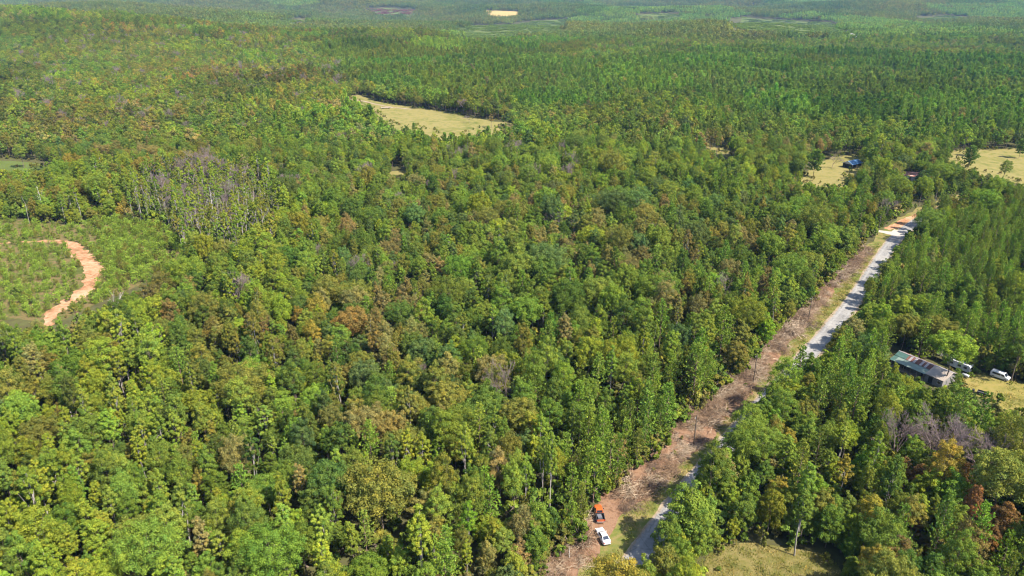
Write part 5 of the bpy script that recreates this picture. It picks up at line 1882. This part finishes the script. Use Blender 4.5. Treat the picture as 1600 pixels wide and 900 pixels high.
# white tank and crates by the trailer, dark barrel and cart in the yard
p = un(1508, 590)
tk = empty("gas_tank", (p[0], p[1], 0), hr)
rings = [[(a, math.cos(w) * r_, .75 + math.sin(w) * r_) for w in np.linspace(0, 2 * math.pi, 13)[:-1]] for a, r_ in ((-1.0, .12), (-.92, .32), (-.75, .42), (.75, .42), (.92, .32), (1.0, .12))]
MB().loft(rings).build("tank", M['trim_white'], tk, True)
for a in (-.55, .55):
    MB().box(a - .08, a + .08, -.3, .3, -.05, .42).build("foot", M['steel'], tk)
MB().tube((0, 0, 1.12), (0, 0, 1.3), .12, .1, 10).build("valve_cap", M['steel'], tk)
tag(tk, "white gas tank on the grass beside the travel trailer", "gas tank")
p = un(1520, 613)
bl = empty("barrel", (p[0], p[1], 0), 0)
MB().loft([[(math.cos(w) * r_, math.sin(w) * r_, z_) for w in np.linspace(0, 2 * math.pi, 15)[:-1]] for z_, r_ in ((0, .3), (.02, .32), (.44, .32), (.47, .345), (.5, .32), (.95, .32), (.98, .345), (1.0, .3))]).build("drum", M['black_trim'], bl, True)
MB().tube((0, 0, 1.002), (0, 0, 1.03), .26, .26, 12).build("lid", M['bed_grey'], bl)
tag(bl, "black barrel standing in the yellow yard", "barrel")
p = un(1535, 617)
ct = empty("utility_cart", (p[0], p[1], 0), hr + .3)
MB().box(-1.3, 1.3, -.75, .75, .5, .58).build("deck", M['bed_grey'], ct)
for a, b, c_, d_ in ((-1.3, 1.3, -.78, -.72), (-1.3, 1.3, .72, .78)):
    MB().box(a, b, c_, d_, .585, .95).build("side_board", M['bed_grey'], ct)
MB().box(-1.36, -1.305, -.72, .72, .585, .95).build("end_board", M['bed_grey'], ct)
for s_ in (-1, 1):
    MB().tube((0, s_ * .9, .32), (0, s_ * .72, .32), .32, .32, 14).build("wheel", M['rubber'], ct)
MB().tube((1.3, 0, .54), (2.3, 0, .4), .04, .04, 6).build("drawbar", M['steel'], ct)
tag(ct, "dark utility cart in the yellow yard beside the barrel", "cart")


# ------------------------------------------------------------------ farther buildings
M['tarp_blue'] = surface("blue_roofing", (.045, .11, .21), .4, vary=.15, scale=1)
M['pink_roof'] = surface("faded_red_roof", (.48, .24, .20), .6, vary=.2, scale=1)


def cottage(px, L, W, h, rz_, mroof, mwall, name, label, cat, open_front=False, dz=0.0, far=False):
    p = far_xy(*px) if far else un(*px)
    t = empty(name, (p[0], p[1], float(height(*p)) + dz), rz_)
    if open_front:
        for a in (-L / 2 + .15, 0, L / 2 - .15):
            MB().tube((a, -W / 2 + .1, -.1), (a, -W / 2 + .1, h), .09, .09, 6).build("post", M['wood'], t)
        MB().box(-L / 2, L / 2, W / 2 - .1, W / 2, 0, h).build("back_wall", mwall, t)
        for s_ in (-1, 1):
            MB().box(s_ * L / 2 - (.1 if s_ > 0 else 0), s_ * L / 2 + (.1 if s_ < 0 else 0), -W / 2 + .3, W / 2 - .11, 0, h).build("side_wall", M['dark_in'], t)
    else:
        MB().box(-L / 2, L / 2, -W / 2, W / 2, -.5, h).build("wall", mwall, t)
        for a in (-L * .3, L * .3):
            w_ = MB().box(a - .5, a + .5, -W / 2 - .04, -W / 2 - .005, 1.0, 2.0).build("window", M['trim_white'], t)
            MB().box(a - .42, a + .42, -W / 2 - .06, -W / 2 - .041, 1.08, 1.92).build("pane", M['glass'], w_)
        MB().box(-.45, .45, -W / 2 - .04, -W / 2 - .005, 0, 2.1).build("door", M['wood'], t)
    rh = W * .26
    for s_ in (-1, 1):
        MB().prism([(s_ * (W / 2 + .4), h - .12), (s_ * (W / 2 + .4), h + .02), (0 + s_ * .005, h + rh + .16), (0 + s_ * .005, h + rh)], -L / 2 - .4, L / 2 + .4, 'x').build("roof", mroof, t)
    for s_ in (-1, 1):
        xx = s_ * (L / 2 - .06)
        MB().prism([(-W / 2, h + .002), (W / 2, h + .002), (0, h + rh - .02)], xx - .05, xx + .05, 'x').build("gable", M['trim_white'], t)
    for s_ in (-1, 1):
        if open_front:
            for q_ in (-1, 1):
                MB().prism([(q_ * (W / 2 + .45), h - .3), (q_ * (W / 2 + .45), h + .06), (q_ * .01, h + rh + .2), (q_ * .01, h + rh - .1)], s_ * (L / 2 + .405), s_ * (L / 2 + .46), 'x').build("fascia", M['trim_white'], t)
    tag(t, label, cat)
    return t


sh = cottage((1331, 261), 9.5, 6.5, 2.6, R(32), M['tarp_blue'], M['wall_grey'], "shed", "open shed with a bright blue roof on the paddock", "shed", True)
cottage((1421, 280), 9, 6, 2.6, R(-25), M['pink_roof'], M['wall_white'], "small_house", "small white house with a faded pink-red roof among trees", "house")
cottage((1333, 57), 22, 12, 4, R(10), M['tin_white'], M['wall_white'], "farm_building", "pale farm building beside the distant golden field", "farm building", dz=.6, far=True)
cottage((1350, 51), 16, 10, 4, R(-20), M['tin_white'], M['wall_white'], "farm_building", "second pale building between the two distant golden fields", "farm building", dz=.6, far=True)
# things at the end of the meadow
p = un(603, 170)
hb = empty("hay_trailer", (p[0], p[1], .2), .1)
MB().box(-4.2, 4.2, -1.3, 1.3, .9, 1.1).build("deck", M['wood'], hb)
for s_ in (-1, 1):
    MB().box(s_ * 4.15 - .08, s_ * 4.15 + .08, -1.25, 1.25, 1.105, 2.4).build("end_rack", M['wood'], hb)
    for a in (-2.6, 2.6):
        MB().tube((a, s_ * 1.3, .45), (a, s_ * 1.05, .45), .45, .45, 12).build("wheel", M['rubber'], hb)
MB().tube((4.2, 0, .9), (6.2, 0, .5), .07, .07, 6).build("drawbar", M['steel'], hb)
tag(hb, "dark low hay trailer at the left end of the meadow", "trailer")
for q, (a, b, lb) in enumerate(((733, 192, "grey leafless bush on the edge of the meadow"), (1300, 262, "low leafless bush beside the blue-roofed shed"))):
    p = un(a, b)
    o = obj("bare_bush", BARE[q], None, (p[0], p[1], .1), q)
    o.scale = (.85, .85, .45)
    tag(o, lb, "bush")

# ------------------------------------------------------------------ air
hz = MB().box(-9600, 9600, -420, 11900, -75, 210)
m, nt, out = material("pale_air")
pv = N(nt, "ShaderNodeVolumePrincipled")
pv.inputs["Color"].default_value = (.26, .52, 1.0, 1)
pv.inputs["Density"].default_value = 0.00003
nt.links.new(pv.outputs[0], out.inputs["Volume"])
ho = hz.build("haze", m)
ho["kind"] = "stuff"
